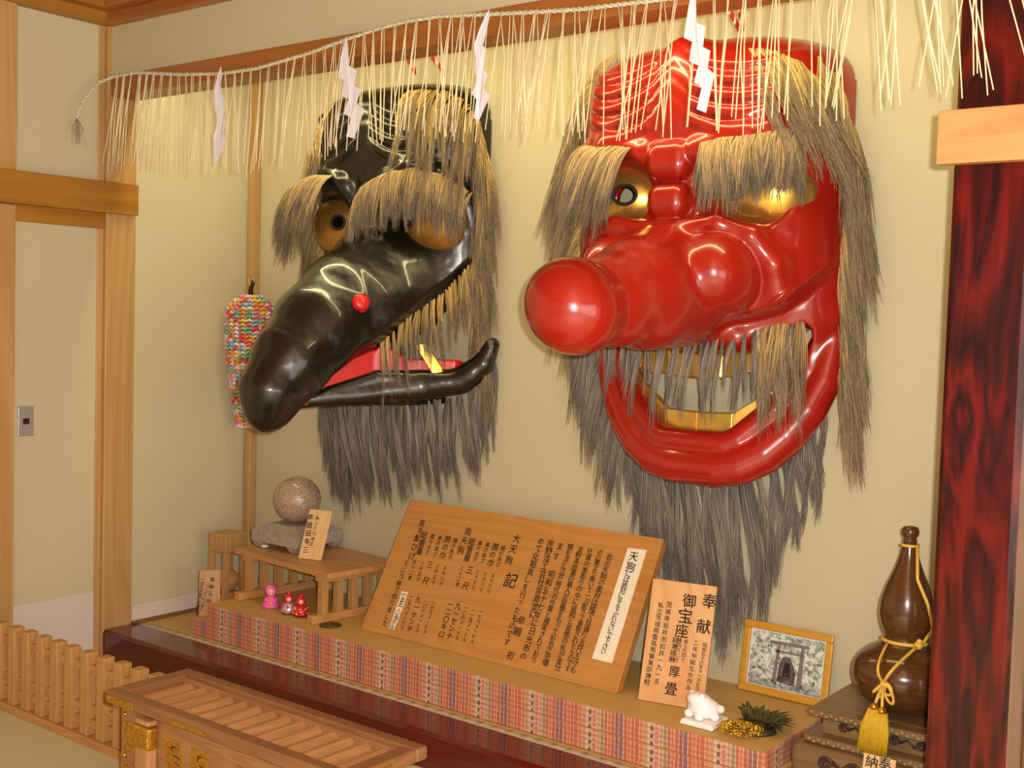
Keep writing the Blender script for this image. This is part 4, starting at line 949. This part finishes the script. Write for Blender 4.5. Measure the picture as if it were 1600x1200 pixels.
def small_plaques():
    t = thing('small_plaque', (0.765, -0.315, 0.4745), 'small pale wooden placard leaning against the granite pedestal', 'wooden plaque')
    BL = Vector(at(466, 872, 2, 0.4755)); BR = Vector(at(501, 876, 2, 0.4755)); TL = BL+Vector((-0.02, 0.085, 0.195))
    o, r, u, n, W, H = board_frame(BL, BR, TL); slab(o, r, u, n, W, H, 0.008).build('panel', M['pale_z'], t, 0.001)
    q = lambda x, y: (300+x*.25, 720+y*.25); b = MB()
    C = lambda x0, y0, x1, y1, s, k=1.0: (*q(x0, y0), *q(x1, y1), s, k)
    write(b, [C(782, 358, 748, 520, '納上三川地区', 0.95), C(742, 352, 712, 556, '奉菰田寿三', 0.9)], o, r, u, n); b.build('brush_writing', M['ink'], t)
    t = thing('small_plaque', (0.36, -0.45, 0.194), 'narrow wooden placard with brush writing at the left end of the raised mats', 'wooden plaque')
    BL = Vector((0.322, -0.535, 0.1945)); TL = Vector(at(312, 891, 1, -0.527)); TR = Vector(at(345, 897, 0, 0.372)); r_ = (TR-TL); BR = BL+r_
    BR.z = BL.z
    o, r, u, n, W, H = board_frame(BL, BR, TL); slab(o, r, u, n, W, H, 0.008).build('panel', M['hinoki_z'], t, 0.001)
    q = lambda x, y: (140+x*.15, 880+y*.15); b = MB()
    write(b, [C_(q, 1282, 170, 1240, 390, '奉納玉垣', 0.85), C_(q, 1235, 215, 1165, 480, '上三川町大字上蒲生', 1.0), C_(q, 1178, 170, 1120, 560, '一金五拾萬円也献主敬白', 1.1)], o, r, u, n); b.build('brush_writing', M['ink'], t)
    t = thing('small_plaque', (3.27, -0.52, 0.1265), 'small pale placard propped against the front of the carved stand', 'wooden plaque')
    TL = Vector(at(1350, 1176, 1, -0.505)); TR = Vector(at(1400, 1186, 1, -0.505)); TR.z = TL.z; BL = Vector((TL.x, -0.545, 0.1275)); BR = Vector((TR.x, -0.545, 0.1275))
    o, r, u, n, W, H = board_frame(BL, BR, TL); slab(o, r, u, n, W, H, 0.008).build('panel', M['pale_z'], t, 0.001)
    b = MB(); write(b, [(1383, 1194, 1378, 1222, '奉献', 0.8), (1362, 1190, 1357, 1218, '納者', 0.8)], o, r, u, n); b.build('brush_writing', M['black'], t)
def C_(q, x0, y0, x1, y1, s, k=1.0): return (*q(x0, y0), *q(x1, y1), s, k)
small_plaques()

def photo():
    o, r, u, n, W, H = board_frame((2.617, -0.062, 0.2655), (2.935, -0.062, 0.2655), (2.617, -0.024, 0.502))
    t = thing('framed_photograph', (2.775, -0.05, 0.2655), 'photograph of a wooden shrine gate in a yellow wooden frame, leaning on the back wall', 'framed photo')
    m = MB(); f = 0.026
    P = lambda x, y, z=0: o+r*x+u*y+n*z
    for (x0, y0, x1, y1) in ((0, 0, W, f), (0, H-f, W, H), (0, f, f, H-f), (W-f, f, W, H-f)):
        m.obox(P(x0, y0+(0.002 if y0 < 0.01 else 0), -0.012), r*(x1-x0), u*(y1-y0), n*0.016)
    m.build('frame', M['photo_frame'], t, 0.005)
    bk = MB(); bk.obox(P(0.01, 0.016, -0.012), r*(W-0.02), u*(H-0.02), n*0.004); bk.build('backing', M['hinoki_x'], t)
    pm = MB(); pm.obox(P(f-0.003, f-0.003, -0.008), r*(W-2*f+0.006), u*(H-2*f+0.006), n*0.002); pm.build('photo_margin', M['white_paper'], t)
    t2 = NT('photo_leaves'); v = t2.coord(); a = t2.noise(v, 60, 5, 0.75); b = t2.noise(v, 13, 3)
    c = t2.ramp(a, [(0.40, lin((0.05, 0.07, 0.07))), (0.47, lin((0.36, 0.38, 0.34))), (0.56, lin((0.80, 0.82, 0.80)))])
    mat_bg = t2.set(t2.mix(t2.math('MULTIPLY', b, 0.6), c, lin((0.46, 0.60, 0.40))), 0.25)
    pc = MB(); x0, y0 = f+0.004, f+0.004; w, h = W-2*f-0.008, H-2*f-0.008
    R = lambda a, b, c, d, k: (setattr(pc, 'cur', k), pc.prism([P(x0+a*w, y0+b*h, -0.0058), P(x0+c*w, y0+b*h, -0.0058), P(x0+c*w, y0+d*h, -0.0058), P(x0+a*w, y0+d*h, -0.0058)], n*0.0006))
    Q = lambda pts, k: (setattr(pc, 'cur', k), pc.prism([P(x0+a*w, y0+b*h, -0.0053) for a, b in pts], n*0.0006))
    R(0, 0, 1, 1, 0)
    R(0.0, 0.0, 1, 0.17, 1)
    Q([(0.26, 0.80), (0.80, 0.82), (0.80, 0.88), (0.26, 0.86)], 2); Q([(0.34, 0.66), (0.72, 0.67), (0.72, 0.71), (0.34, 0.70)], 2)
    Q([(0.33, 0.10), (0.385, 0.10), (0.41, 0.80), (0.37, 0.80)], 2); Q([(0.67, 0.08), (0.74, 0.08), (0.74, 0.82), (0.69, 0.82)], 2)
    Q([(0.40, 0.16), (0.65, 0.16), (0.63, 0.42), (0.55, 0.62), (0.46, 0.60), (0.41, 0.42)], 3); Q([(0.47, 0.24), (0.58, 0.24), (0.56, 0.50), (0.49, 0.50)], 4)
    Q([(0.40, 0.13), (0.66, 0.10), (0.62, 0.22), (0.42, 0.24)], 3)
    for k in range(34):
        a = RNG.uniform(0.02, 0.96); b = RNG.uniform(0.06, 0.30); s = RNG.uniform(0.02, 0.05)
        Q([(a, b), (a+s, b+0.01), (a+s*0.8, b+s*1.5), (a+s*0.1, b+s*1.3)], (3, 1, 5)[k % 3])
    pc.build('photo_print', [mat_bg, plain('photo_ground', lin((0.66, 0.64, 0.60)), 0.25, var=0.15, vscale=160), plain('photo_gate', lin((0.20, 0.17, 0.18)), 0.25), plain('photo_shrine', lin((0.12, 0.10, 0.11)), 0.25, var=0.4, vscale=150), plain('photo_dark', lin((0.06, 0.022, 0.022)), 0.25), plain('photo_stone', lin((0.34, 0.32, 0.36)), 0.25)], t)
photo()

# ------------------------------------------------------------------ low table with the granite ball
TOP = 0.265
def low_table():
    o = Vector((0.372, -0.390, TOP)); a = math.radians(-5.9); ex = Vector((math.cos(a), math.sin(a), 0)); ey = Vector((-math.sin(a), math.cos(a), 0)); W, D, H = 0.658, 0.383, 0.209
    P = lambda x, y, z: o+ex*x+ey*y+Vector((0, 0, z))
    t = thing('low_table', P(W/2, D/2, 0), 'low cypress table with slatted ends carrying the granite ball', 'table')
    def bar(m, x0, x1, y0, y1, z0, z1): m.obox(P(x0, y0, z0), ex*(x1-x0), ey*(y1-y0), Vector((0, 0, z1-z0)))
    m = MB(); bar(m, 0, W, 0, D, H-0.022, H); m.build('table_top', M['hinoki_x'], t, 0.002)
    for x in (0.055, W-0.085):
        m = MB(); bar(m, x-0.012, x+0.042, 0.012, D-0.012, H-0.046, H-0.022); m.build('top_rail', M['hinoki_y'], t, 0.002)
        m = MB(); bar(m, x-0.005, x+0.035, -0.03, D-0.01, 0.0, 0.034); m.build('foot_rail', M['hinoki_y'], t, 0.003)
        for k in range(5):
            m = MB(); y = 0.016+k*(D-0.075)/4; bar(m, x, x+0.030, y, y+0.032, 0.034, H-0.046); m.build('slat', M['hinoki_z'], t, 0.001)
    return t
low_table()
def granite():
    z = TOP+0.2098; cx, cy, s = 0.522, -0.163, 0.142
    t = thing('stone_pedestal', (cx, cy, z), 'square grey granite pedestal block on the low table, under the polished ball', 'pedestal')
    m = MB(); m.box(cx-s, cx+s, cy-s, cy+s, z+0.026, z+0.076)
    k = s*0.62
    m.hexa([(cx-s, cy-s, z+0.076), (cx+s, cy-s, z+0.076), (cx+s, cy+s, z+0.076), (cx-s, cy+s, z+0.076), (cx-k, cy-k, z+0.105), (cx+k, cy-k, z+0.105), (cx+k, cy+k, z+0.105), (cx-k, cy+k, z+0.105)])
    m.build('block', M['granite'], t, 0.003)
    for sx in (-1, 1):
        for sy in (-1, 1):
            f = MB(); c = (cx+sx*(s-0.03), cy+sy*(s-0.03)); e = 0.026
            f.hexa([(c[0]-e*.6, c[1]-e*.6, z), (c[0]+e*.6, c[1]-e*.6, z), (c[0]+e*.6, c[1]+e*.6, z), (c[0]-e*.6, c[1]+e*.6, z), (c[0]-e*1.15, c[1]-e*1.15, z+0.027), (c[0]+e*1.15, c[1]-e*1.15, z+0.027), (c[0]+e*1.15, c[1]+e*1.15, z+0.027), (c[0]-e*1.15, c[1]+e*1.15, z+0.027)])
            f.build('foot', M['granite'], t, 0.003)
    for q in ((cx-0.075, cy-s+0.02), (cx+s-0.02, cy-0.02)):
        f = MB(); f.ball((q[0], q[1], z+0.007), 0.016, 12, 8, (1, 1, 0.45)); f.build('felt_pad', M['white_felt'], t)
    b = MB(); b.ball((cx-0.005, cy, z+0.105+0.1015), 0.103, 48, 28); o = b.build('granite_ball', M['granite_ball']); tag(o, 'polished speckled granite ball resting on the stone pedestal', 'stone ball')
granite()

def cage_post():
    x0, x1, y0, y1, z0, z1 = 0.127, 0.250, -0.338, -0.215, 0.1205, 0.507
    t = thing('carved_post', ((x0+x1)/2, (y0+y1)/2, z0), 'square wooden post with a loose ball carved inside its openings, left of the low table', 'carved post')
    e = 0.026; zb, zt = 0.225, 0.425
    B(x0, x1, y0, y1, z0, zb).build('base', M['hinoki_z'], t, 0.003)
    B(x0, x1, y0, y1, zt, z1).build('head', M['hinoki_z'], t, 0.004)
    for a in (x0, x1-e):
        for b in (y0, y1-e): B(a, a+e, b, b+e, zb, zt).build('corner_upright', M['hinoki_z'], t, 0.002)
    # stepped corners of the openings
    g = MB(); g.box(x0+e, x1-e, y0+0.004, y1-0.004, zb, zb+0.012); g.build('sill', M['hinoki_z'], t)
    m = MB(); m.ball(((x0+x1)/2, (y0+y1)/2, zb+0.012+0.053), 0.053, 32, 20); m.build('captive_ball', M['hinoki_x'], t)
cage_post()

def dolls():
    # pink kneeling doll
    c = at(423, 949, 2, TOP); t = thing('toy_figurine', c, 'pink vinyl toy figurine with a round head, first of the three on the mat edge', 'figurine', 'toy figurines on the raised mat')
    m = MB(); m.lathe([(0.0, 0), (0.036, 0.002), (0.038, 0.012), (0.028, 0.028), (0.020, 0.042), (0.016, 0.052), (0.0, 0.054)], c, 20); m.build('body', M['pink'], t)
    m = MB(); m.ball((c[0], c[1], c[2]+0.072), 0.026, 18, 12); m.build('hood', M['pink'], t)
    n = (CAM-c); n[2] = 0; n /= np.linalg.norm(n); s = np.array([-n[1], n[0], 0])
    m = MB(); m.ball(c+n*0.012+np.array([0, 0, 0.069]), 0.0175, 16, 10); h = m.build('face', M['skin'], t)
    m = MB(); [m.ball(c+n*0.0285+s*q*0.006+np.array([0, 0, 0.071]), 0.002, 8, 6) for q in (-1, 1)]; m.build('eyes', M['black'], t)
    for q in (-1, 1):
        m = MB(); m.tube([c+s*q*0.017+np.array([0, 0, 0.044]), c+s*q*0.021+n*0.014+np.array([0, 0, 0.034]), c+s*q*0.010+n*0.026+np.array([0, 0, 0.030])], [0.008, 0.008, 0.006], 10); m.build('arm', M['pink'], t)
    m = MB(); m.ball(c+n*0.032+np.array([0, 0, 0.020]), 0.007, 10, 8, (1, 1, 1.4)); m.build('gold_charm', M['gold'], t)
    for (px, py, lab, a, b) in ((451, 959, 'red toy doll with a silver patterned body, between the pink figurine and another doll', 'doll_silver', 'doll_red'), (470, 963, 'red toy doll with gold dots, nearest to the table foot', 'doll_red', 'gold')):
        c = at(px, py, 2, TOP); t = thing('toy_figurine', c, lab, 'figurine', 'toy figurines on the raised mat')
        m = MB(); m.lathe([(0.0, 0), (0.024, 0.001), (0.031, 0.012), (0.030, 0.026), (0.020, 0.042), (0.012, 0.047)], c, 20); m.build('body', M[a], t)
        m = MB(); m.ball((c[0], c[1], c[2]+0.063), 0.0205, 18, 12); m.build('head', M['doll_red'], t)
        m = MB()
        for k in range(14):
            q = 2*PI*k/14; r = 0.031 if k % 2 else 0.027; m.ball((c[0]+r*math.cos(q), c[1]+r*math.sin(q), c[2]+(0.015 if k % 2 else 0.034)), 0.0055, 8, 6)
        m.build('dots', M[b], t)
        m = MB(); m.ball((c[0], c[1], c[2]+0.086), 0.008, 10, 8); m.build('topknot', M['doll_red'], t)
        m = MB(); n = (CAM-c); n[2] = 0; n /= np.linalg.norm(n); m.ball(c+n*0.012+np.array([0, 0, 0.063]), 0.0115, 12, 8); m.build('face', M['skin'], t)
        m = MB(); m.tube([(c[0]+0.0245*math.cos(k*PI/12), c[1]+0.0245*math.sin(k*PI/12), c[2]+0.006) for k in range(25)], 0.004, 6, False); m.build('base_band', M['black'], t)
dolls()

def coils(m, rg, c, rx, ry, n, r0, h, th):
    for k in range(n):
        a = rg.uniform(0, 2*PI); q = math.sqrt(rg.uniform(0, 1)); p = Vector((c[0]+rx*q*math.cos(a), c[1]+ry*q*math.sin(a), c[2]+h*(1-q*q)+th)); rr = rg.uniform(0.6, 1.1)*r0; tl = rg.uniform(-0.5, 0.5)
        m.tube([p+Vector((rr*math.cos(b), rr*math.sin(b), rr*0.5*math.sin(b+tl*3)*tl)) for b in [i*2*PI/9 for i in range(9)]], th, 5)
def ornaments():
    rg = random.Random(3); c = Vector((1.028, -0.440, TOP+0.001))
    t = thing('bronze_ornament', c, 'flat oval bronze wire ornament lying on the mat in front of the low table', 'ornament')
    m = MB(); m.lathe([(0.0, 0), (1.0, 0.0), (1.0, 0.003), (0.0, 0.006)], c, 28, 0.043, 0.046); m.build('plate', M['green_bronze'], t)
    m = MB(); coils(m, rg, c, 0.033, 0.036, 30, 0.009, 0.006, 0.0018); m.build('wire_work', M['bronze'], t)
    # gilded turtle-like wire ornament with a ragged green fringe
    c = Vector((2.825, -0.43, TOP+0.001)); t = thing('gilded_ornament', c, 'crumpled gilded wire ornament with a ragged dark green fringe at the mat corner', 'ornament')
    m = MB()
    for k in range(46):
        u = k/45; a = math.radians(150-190*u); r = rg.uniform(0.085, 0.125); b = c+Vector((0.02+0.045*math.cos(a), 0.05+0.03*math.sin(a), 0.004)); tip = c+Vector((0.015+r*math.cos(a), 0.03+r*0.95*math.sin(a)+0.03, rg.uniform(0.02, 0.05)))
        s = Vector((-math.sin(a), math.cos(a), 0))*0.008; mid = b.lerp(tip, 0.5)+Vector((0, 0, 0.016))
        m.add([b-s, b+s, mid-s*1.1, mid+s*1.1, tip, mid+Vector((0, 0, 0.004))], [(0, 1, 3, 5), (0, 5, 2), (2, 5, 4), (5, 3, 4), (0, 2, 3, 1), (2, 4, 3)], False)
    m.lathe([(0.0, 0), (1.0, 0.0), (0.9, 0.012), (0.0, 0.016)], c+Vector((0.012, 0.035, 0)), 24, 0.075, 0.065)
    m.build('ragged_fringe', M['green_bronze'], t)
    m = MB(); coils(m, rg, c+Vector((-0.002, -0.022, 0.008)), 0.072, 0.055, 84, 0.012, 0.020, 0.0019); m.build('gilded_wire', M['bright_gold'], t)
    # white figurine on a cushion
    t = thing('white_cushion', (2.69, -0.425, TOP), 'small square white pad on the front corner of the raised mat', 'cushion')
    cs = [Vector(at(*p, 2, TOP+0.0008)) for p in ((1060, 1130), (1113, 1144), (1141, 1128), (1092, 1113))]; cc = sum(cs, Vector())/4
    m = MB(); m.hexa([*cs, *[p+(cc-p)*0.10+Vector((0, 0, 0.016)) for p in cs]]); m.build('pad', M['white_felt'], t, 0.005, 3)
    zc = TOP+0.017; c = Vector((cc.x-0.006, cc.y, zc)); t = thing('white_figurine', c, 'lumpy glossy white figurine sitting on the small white pad', 'figurine')
    n = 28; X = np.meshgrid(*(np.linspace(-0.075, 0.075, n*2+1),)*3, indexing='ij'); sp = 0.15/(n*2)
    F = ell(X, (0, 0, -0.012), (0.050, 0.044, 0.040)); F = smin(F, ell(X, (-0.012, -0.012, 0.022), (0.036, 0.034, 0.026)), 0.012)
    for q in ((-0.038, -0.004, 0.036), (0.006, -0.026, 0.040)): F = smin(F, ell(X, q, (0.010, 0.010, 0.012)), 0.006)
    for q in ((-0.034, -0.030, -0.034), (0.006, -0.042, -0.034), (0.044, -0.012, -0.034), (0.046, 0.016, -0.010)): F = smin(F, ell(X, q, (0.014, 0.014, 0.016)), 0.006)
    F = smax(F, -0.048-X[2], 0.004)
    V, Q, N = nets(F.astype(np.float32), (-0.075,)*3, sp); o = mesh_from('figure', V*np.array([1.05, 1.0, 0.80])+np.array(c)+np.array([0, 0, 0.0385]), Q, N, M['white_gloss'], t)
ornaments()

# ------------------------------------------------------------------ gourd on its carved stand
def gourd_and_stand():
    x0, y0, w, d, zt = 3.028, -0.440, 0.40, 0.35, 0.387; x1, y1 = x0+w, y0+d
    t = thing('carved_stand', (x0+w/2, y0+d/2, 0.1265), 'tiered dark wooden stand with carved scroll bands, beside the rosewood pillar', 'carved stand')
    B(x0, x1, y0, y1, zt-0.022, zt).build('top_plate', M['stand'], t, 0.007, 3)
    B(x0+0.06, x1-0.06, y0+0.055, y1-0.055, zt-0.001, zt+0.0012).build('inlaid_panel', M['stand'], t)
    B(x0+0.035, x1-0.035, y0+0.035, y1-0.035, zt-0.075, zt-0.022).build('neck', M['stand'], t, 0.002)
    B(x0-0.005, x1, y0-0.012, y1, zt-0.097, zt-0.075).build('waist_moulding', M['stand'], t, 0.008, 3)
    B(x0-0.030, x1+0.0, y0-0.042, y1, zt-0.185, zt-0.097).build('lower_body', M['stand'], t, 0.022, 4)
    B(x0-0.010, x1, y0-0.02, y1, 0.1265, zt-0.185).build('foot', M['stand'], t, 0.004)
    # dots along the plate edges, scroll work in the bands
    beads = plain('stand_beads', lin((0.26, 0.18, 0.09)), 0.4)
    for yy, zz in ((y0-0.001, zt-0.011), (y0-0.013, zt-0.086)):
        m = MB()
        for k in range(26): m.ball((x0+0.015+k*(w-0.03)/25, yy, zz+0.003*(-1)**k), 0.0055, 8, 6, (1.2, 0.5, 0.8))
        m.build('beaded_edge', beads, t)
    def scroll(m, cx, cz, r, y, s, th):
        m.tube([(cx+s*r*(1-i/26)*math.cos(i*0.42), y, cz+r*0.8*(1-i/26)*math.sin(i*0.42)) for i in range(24)], th, 5)
    m = MB()
    for k in range(5):
        cx = x0+0.10+k*0.075; scroll(m, cx, zt-0.048, 0.017, y0+0.034, 1, 0.0045); m.tube([(cx+0.014, y0+0.034, zt-0.050), (cx+0.035, y0+0.034, zt-0.038), (cx+0.06, y0+0.034, zt-0.056)], 0.004, 5)
    m.build('scroll_carving', M['stand_dark'], t); m = MB()
    for k in range(5):
        cx = x0+0.08+k*0.085; scroll(m, cx, zt-0.135, 0.024, y0-0.0425, -1 if k % 2 else 1, 0.006); m.tube([(cx+0.020, y0-0.0425, zt-0.125), (cx+0.045, y0-0.0425, zt-0.142), (cx+0.07, y0-0.0425, zt-0.128)], 0.006, 5)
        m.tube([(cx-0.03, y0-0.0425, zt-0.165), (cx+0.01, y0-0.0425, zt-0.158), (cx+0.05, y0-0.0425, zt-0.17)], 0.005, 5)
    m.build('scroll_carving', M['stand_dark'], t)
    c = Vector((3.246, -0.262, zt+0.0015))
    g = thing('gourd', c, 'glossy brown bottle gourd tied with a gold cord, standing on the carved stand', 'gourd')
    pr = [(0.05, 0), (0.095, 0.012), (0.130, 0.045), (0.149, 0.095), (0.146, 0.130), (0.125, 0.165), (0.092, 0.186), (0.066, 0.198), (0.058, 0.208), (0.060, 0.220), (0.070, 0.240), (0.078, 0.270), (0.0785, 0.295), (0.073, 0.330), (0.060, 0.370), (0.044, 0.405), (0.031, 0.440), (0.024, 0.468), (0.021, 0.488), (0.019, 0.492)]
    zs = np.linspace(0, 0.492, 90); rs = spline([p[1] for p in pr], [p[0] for p in pr], zs); rs[:8] = np.interp(zs[:8], [p[1] for p in pr], [p[0] for p in pr])
    m = MB(); m.lathe([(0.0, 0)]+list(zip(rs, zs))+[(0.0, 0.492)], c, 56); m.build('body', M['gourd'], g)
    m = MB(); m.lathe([(0.018, 0.490), (0.020, 0.500), (0.017, 0.506), (0.024, 0.516), (0.025, 0.528), (0.020, 0.539), (0.0, 0.543)], c, 28); m.build('stopper', M['gourd'], g)
    k = thing('gold_cord', c+Vector((0, -0.06, 0.205)), 'gold silk cord knotted round the gourd, ending in a pair of tassels', 'cord')
    ring = lambda r, z, n=32: [c+Vector((r*math.cos(2*PI*i/n), r*math.sin(2*PI*i/n), z)) for i in range(n+1)]
    m = MB(); m.tube(ring(0.0655, 0.207), 0.0055, 8, False); m.build('waist_loop', M['gold_cord'], k)
    m = MB(); m.tube(ring(0.0235, 0.486, 20), 0.0045, 8, False); m.build('neck_loop', M['gold_cord'], k)
    m = MB(); m.tube([c+Vector((0.026, -0.012, 0.486)), c+Vector((0.045, -0.055, 0.40)), c+Vector((0.078, -0.052, 0.33)), c+Vector((0.088, -0.03, 0.26)), c+Vector((0.062, -0.042, 0.212))], 0.005, 8); m.build('neck_strand', M['gold_cord'], k)
    m = MB(); kn = c+Vector((0.055, -0.050, 0.210)); m.ball(kn, 0.013, 12, 8); m.ball(kn+Vector((0.004, -0.006, 0.012)), 0.009, 10, 8); m.build('side_knot', M['gold_cord'], k)
    bow = Vector(at(1381, 1068, 1, -0.418))
    def strand(a, b, sag): return [a.lerp(b, i/10)+Vector((0, -sag*math.sin(PI*i/10), 0)) for i in range(11)]
    m = MB(); m.tube(strand(c+Vector((-0.030, -0.060, 0.205)), bow, 0.062), 0.0042, 8); m.build('strand', M['gold_cord'], k)
    m = MB(); m.tube(strand(kn, bow, 0.066), 0.0046, 8); m.build('strand', M['gold_cord'], k)
    m = MB()
    for (ax, az, rr, tw) in ((-0.026, -0.006, 0.024, 0.5), (0.022, -0.006, 0.020, -0.4), (0.030, -0.030, 0.022, -0.9), (-0.004, -0.020, 0.016, 0)):
        m.tube([bow+Vector((ax*0.5*(1-math.cos(i*PI/8))+math.sin(i*PI/8)*rr*0.45*math.cos(tw), -0.004, az*0.5*(1-math.cos(i*PI/8))-0.020*0.5*(1-math.cos(i*PI/8))+math.sin(i*PI/8)*rr*0.5)) for i in range(17)], 0.0042, 8)
    m.ball(bow, 0.011, 12, 8); m.build('bow', M['gold_cord'], k)
    for (px, py, dx) in ((1366, 1104, -0.0), (1378, 1111, 0.0)):
        h = Vector(at(px, py, 1, -0.468)); m = MB(); m.tube([bow, bow.lerp(h, 0.5)+Vector((0, -0.004, 0.002)), h], 0.0045, 8); s_ = m.build('tassel_strand', M['gold_cord'], k)
        m = MB(); m.ball(h, 0.013, 14, 10, (1, 1, 0.85)); m.build('tassel_bead', M['brass'], k)
        m = MB(); n = 30; L = 0.125
        for i in range(n):
            q = 2*PI*i/n
            for rr in (0.35, 0.7, 1.0):
                a = h+Vector((math.cos(q)*0.014*rr, math.sin(q)*0.010*rr, -0.006)); e = h+Vector((math.cos(q)*0.030*rr-0.012, math.sin(q)*0.010*rr-0.010*(1-rr), -L*(1+0.03*math.sin(q*3+rr*9))))
                mid = a.lerp(e, 0.42)+Vector((math.cos(q)*0.006, -0.004, 0)); m.tube([a, mid, e], [0.0030, 0.0036, 0.0034], 5)
        m.build('tassel', M['tassel'], k)
gourd_and_stand()

# ------------------------------------------------------------------ offering box and low fence
def offering_box():
    x0, x1, y0, y1, z1 = 1.398, 2.402, -1.695, -1.400, 0.380
    t = thing('offering_box', ((x0+x1)/2, (y0+y1)/2, 0), 'wooden offering box with a slatted top and gilded metal fittings in front of the alcove', 'offering box')
    f = 0.042; zt = z1-0.036
    for q in ((x0, x1, y0, y0+f), (x0, x1, y1-f, y1), (x0, x0+f+0.01, y0+f, y1-f), (x1-f-0.01, x1, y0+f, y1-f)):
        B(*q, zt, z1).build('rim_board', M['box_rim_x'] if q[1]-q[0] > 0.5 else M['box_rim_y'], t, 0.006, 3)
    # inner sloping rail and rounded slats
    B(x0+f+0.01, x1-f-0.01, y1-f-0.020, y1-f, zt-0.004, z1-0.008).build('inner_rail', M['box_x'], t, 0.003)
    n = 14; p = (x1-x0-2*f-0.05)/n
    for k in range(n):
        xa = x0+f+0.022+k*p; m = MB(); ya, yb = y0+f-0.004, y1-f-0.016; w = p*0.80
        prof = [(0, -0.004), (w*0.12, 0.012), (w*0.35, 0.018), (w*0.65, 0.018), (w*0.9, 0.011), (w, -0.006), (w*0.9, -0.016), (w*0.1, -0.014)]
        m.prism([(xa+a, ya, zt+0.002+b) for a, b in prof], (0, yb-ya, 0)); o = m.build('slat', M['box_y'], t, 0.003)
    e = 0.045; bx0, bx1, by0, by1 = x0+e, x1-e, y0+0.026, y1-0.02; zb = 0.03
    B(bx0, bx1, by0, by0+0.022, zb, zt).build('front_panel', M['box_x'], t, 0.002); B(bx0, bx1, by1-0.022, by1, zb, zt).build('back_panel', M['box_x'], t, 0.002)
    for a in (bx0, bx1-0.022): B(a, a+0.022, by0+0.022, by1-0.022, zb, zt).build('side_panel', M['box_y'], t, 0.002)
    B(bx0+0.022, bx1-0.022, by0+0.022, by1-0.022, zb, zb+0.015).build('bottom_panel', M['box_x'], t)
    for (a, b) in ((bx0+0.11, by0), (bx1-0.20, by0)):
        m = MB(); c = (a+0.035, b-0.018); m.box(a, a+0.07, b-0.036, b, 0.0, zt-0.030); l = m.build('leg', M['box_z'], t, 0.012, 3)
        cp = MB(); cp.box(a-0.003, a+0.073, b-0.039, b-0.0005, zt-0.095, zt-0.026); co = cp.build('brass_cap', M['brass'], None, 0.010, 3); co.parent = l
        B(a+0.002, a+0.068, b-0.036, b, zt-0.026, zt-0.010).build('leg_cap', M['box_z'], t, 0.008, 3)
    def plate(name, xa, xb, za, zb_, y=by0, mat='brass'): return B(xa, xb, y-0.0025, y, za, zb_).build(name, M[mat], t, 0.001)
    zr = zt+0.004; 
    B(x0+0.012, x0+0.135, y0-0.002, y0+0.001, zt+0.002, zt+0.024).build('corner_fitting', M['brass'], t, 0.001)
    B(x1-0.12, x1-0.01, y0-0.002, y0+0.001, zt+0.002, zt+0.024).build('corner_fitting', M['brass'], t, 0.001)
    B(x1-0.001, x1+0.002, y0+0.02, y0+0.16, zt+0.002, zt+0.024).build('corner_fitting', M['brass'], t, 0.001)
    m = MB(); m.prism([(1.69+0.19*i/12, y0-0.002, zt+0.013-0.010*abs(math.sin(PI*i/6))**0.5*(1-abs(i/6-1)*0.6)) for i in range(13)]+[(1.69+0.19*i/12, y0-0.002, zt+0.013+0.010*abs(math.sin(PI*i/6))**0.5*(1-abs(i/6-1)*0.6)) for i in range(11, 0, -1)], (0, 0.003, 0)); m.build('centre_fitting', M['brass'], t)
    plate('brass_plate', bx0+0.015, bx0+0.105, zt-0.13, zt-0.048); plate('brass_plate', bx0+0.015, bx0+0.07, zt-0.30, zt-0.17)
    for xa in (bx0+0.215, bx0+0.330, bx0+0.52):
        pl = plate('emblem_plate', xa, xa+0.072, zt-0.135, zt-0.050)
        k = MB()
        for (u, v, L, a) in ((0.028, 0.062, 0.022, 0.15), (0.036, 0.040, 0.034, -0.1), (0.030, 0.050, 0.018, 1.3), (0.044, 0.020, 0.022, -0.2)):
            p_ = Vector((xa+u, by0-0.003, zt-0.135+v)); k.obox(p_, (L*math.cos(a), 0, L*math.sin(a)), (0, 0.0012, 0), (-0.004*math.sin(a), 0, 0.004*math.cos(a)))
        ko = k.build('engraving', M['stand_dark']); ko.parent = pl
    for (xa, za) in ((bx0+0.022, zt-0.028), (bx0+0.022, zt-0.150)):
        m = MB(); m.ball((xa, by0-0.002, za), 0.008, 12, 8); m.build('stud', M['brass'], t)
offering_box()
def fence():
    y0, y1 = -1.405, -1.360
    t = thing('low_fence', (0.8, -1.38, 0), 'low cypress picket fence on the floor left of the offering box', 'fence')
    B(0.012, 1.385, -1.412, -1.330, 0.0, 0.030).build('base_rail', M['hinoki_x'], t, 0.003)
    for z in (0.262, 0.122, 0.072): B(0.015, 1.380, -1.392, -1.372, z-0.014, z+0.014).build('rail', M['hinoki_x'], t, 0.002)
    tops = [at(px, py, 1, y0) for px, py in [(16.4, 981), (37.4, 989), (59.4, 997), (82.4, 1005), (105, 1013), (130, 1023), (155.6, 1033), (182, 1041), (209, 1051)]]
    first = None
    for x in [tops[0][0]-0.19, tops[0][0]-0.095]+[q[0] for q in tops]+[tops[-1][0]+0.096, tops[-1][0]+0.192]:
        if first is None:
            m = MB(); s = 0.0225; m.box(x-s, x+s, -1.405, -1.360, 0.030, 0.318); first = m.build('picket', M['hinoki_z'], t, 0.004, 2); fx = x
        else:
            o = first.copy(); COL.objects.link(o); o.parent = t; o.matrix_parent_inverse = first.matrix_parent_inverse.copy(); o.location.x = x-fx
fence()
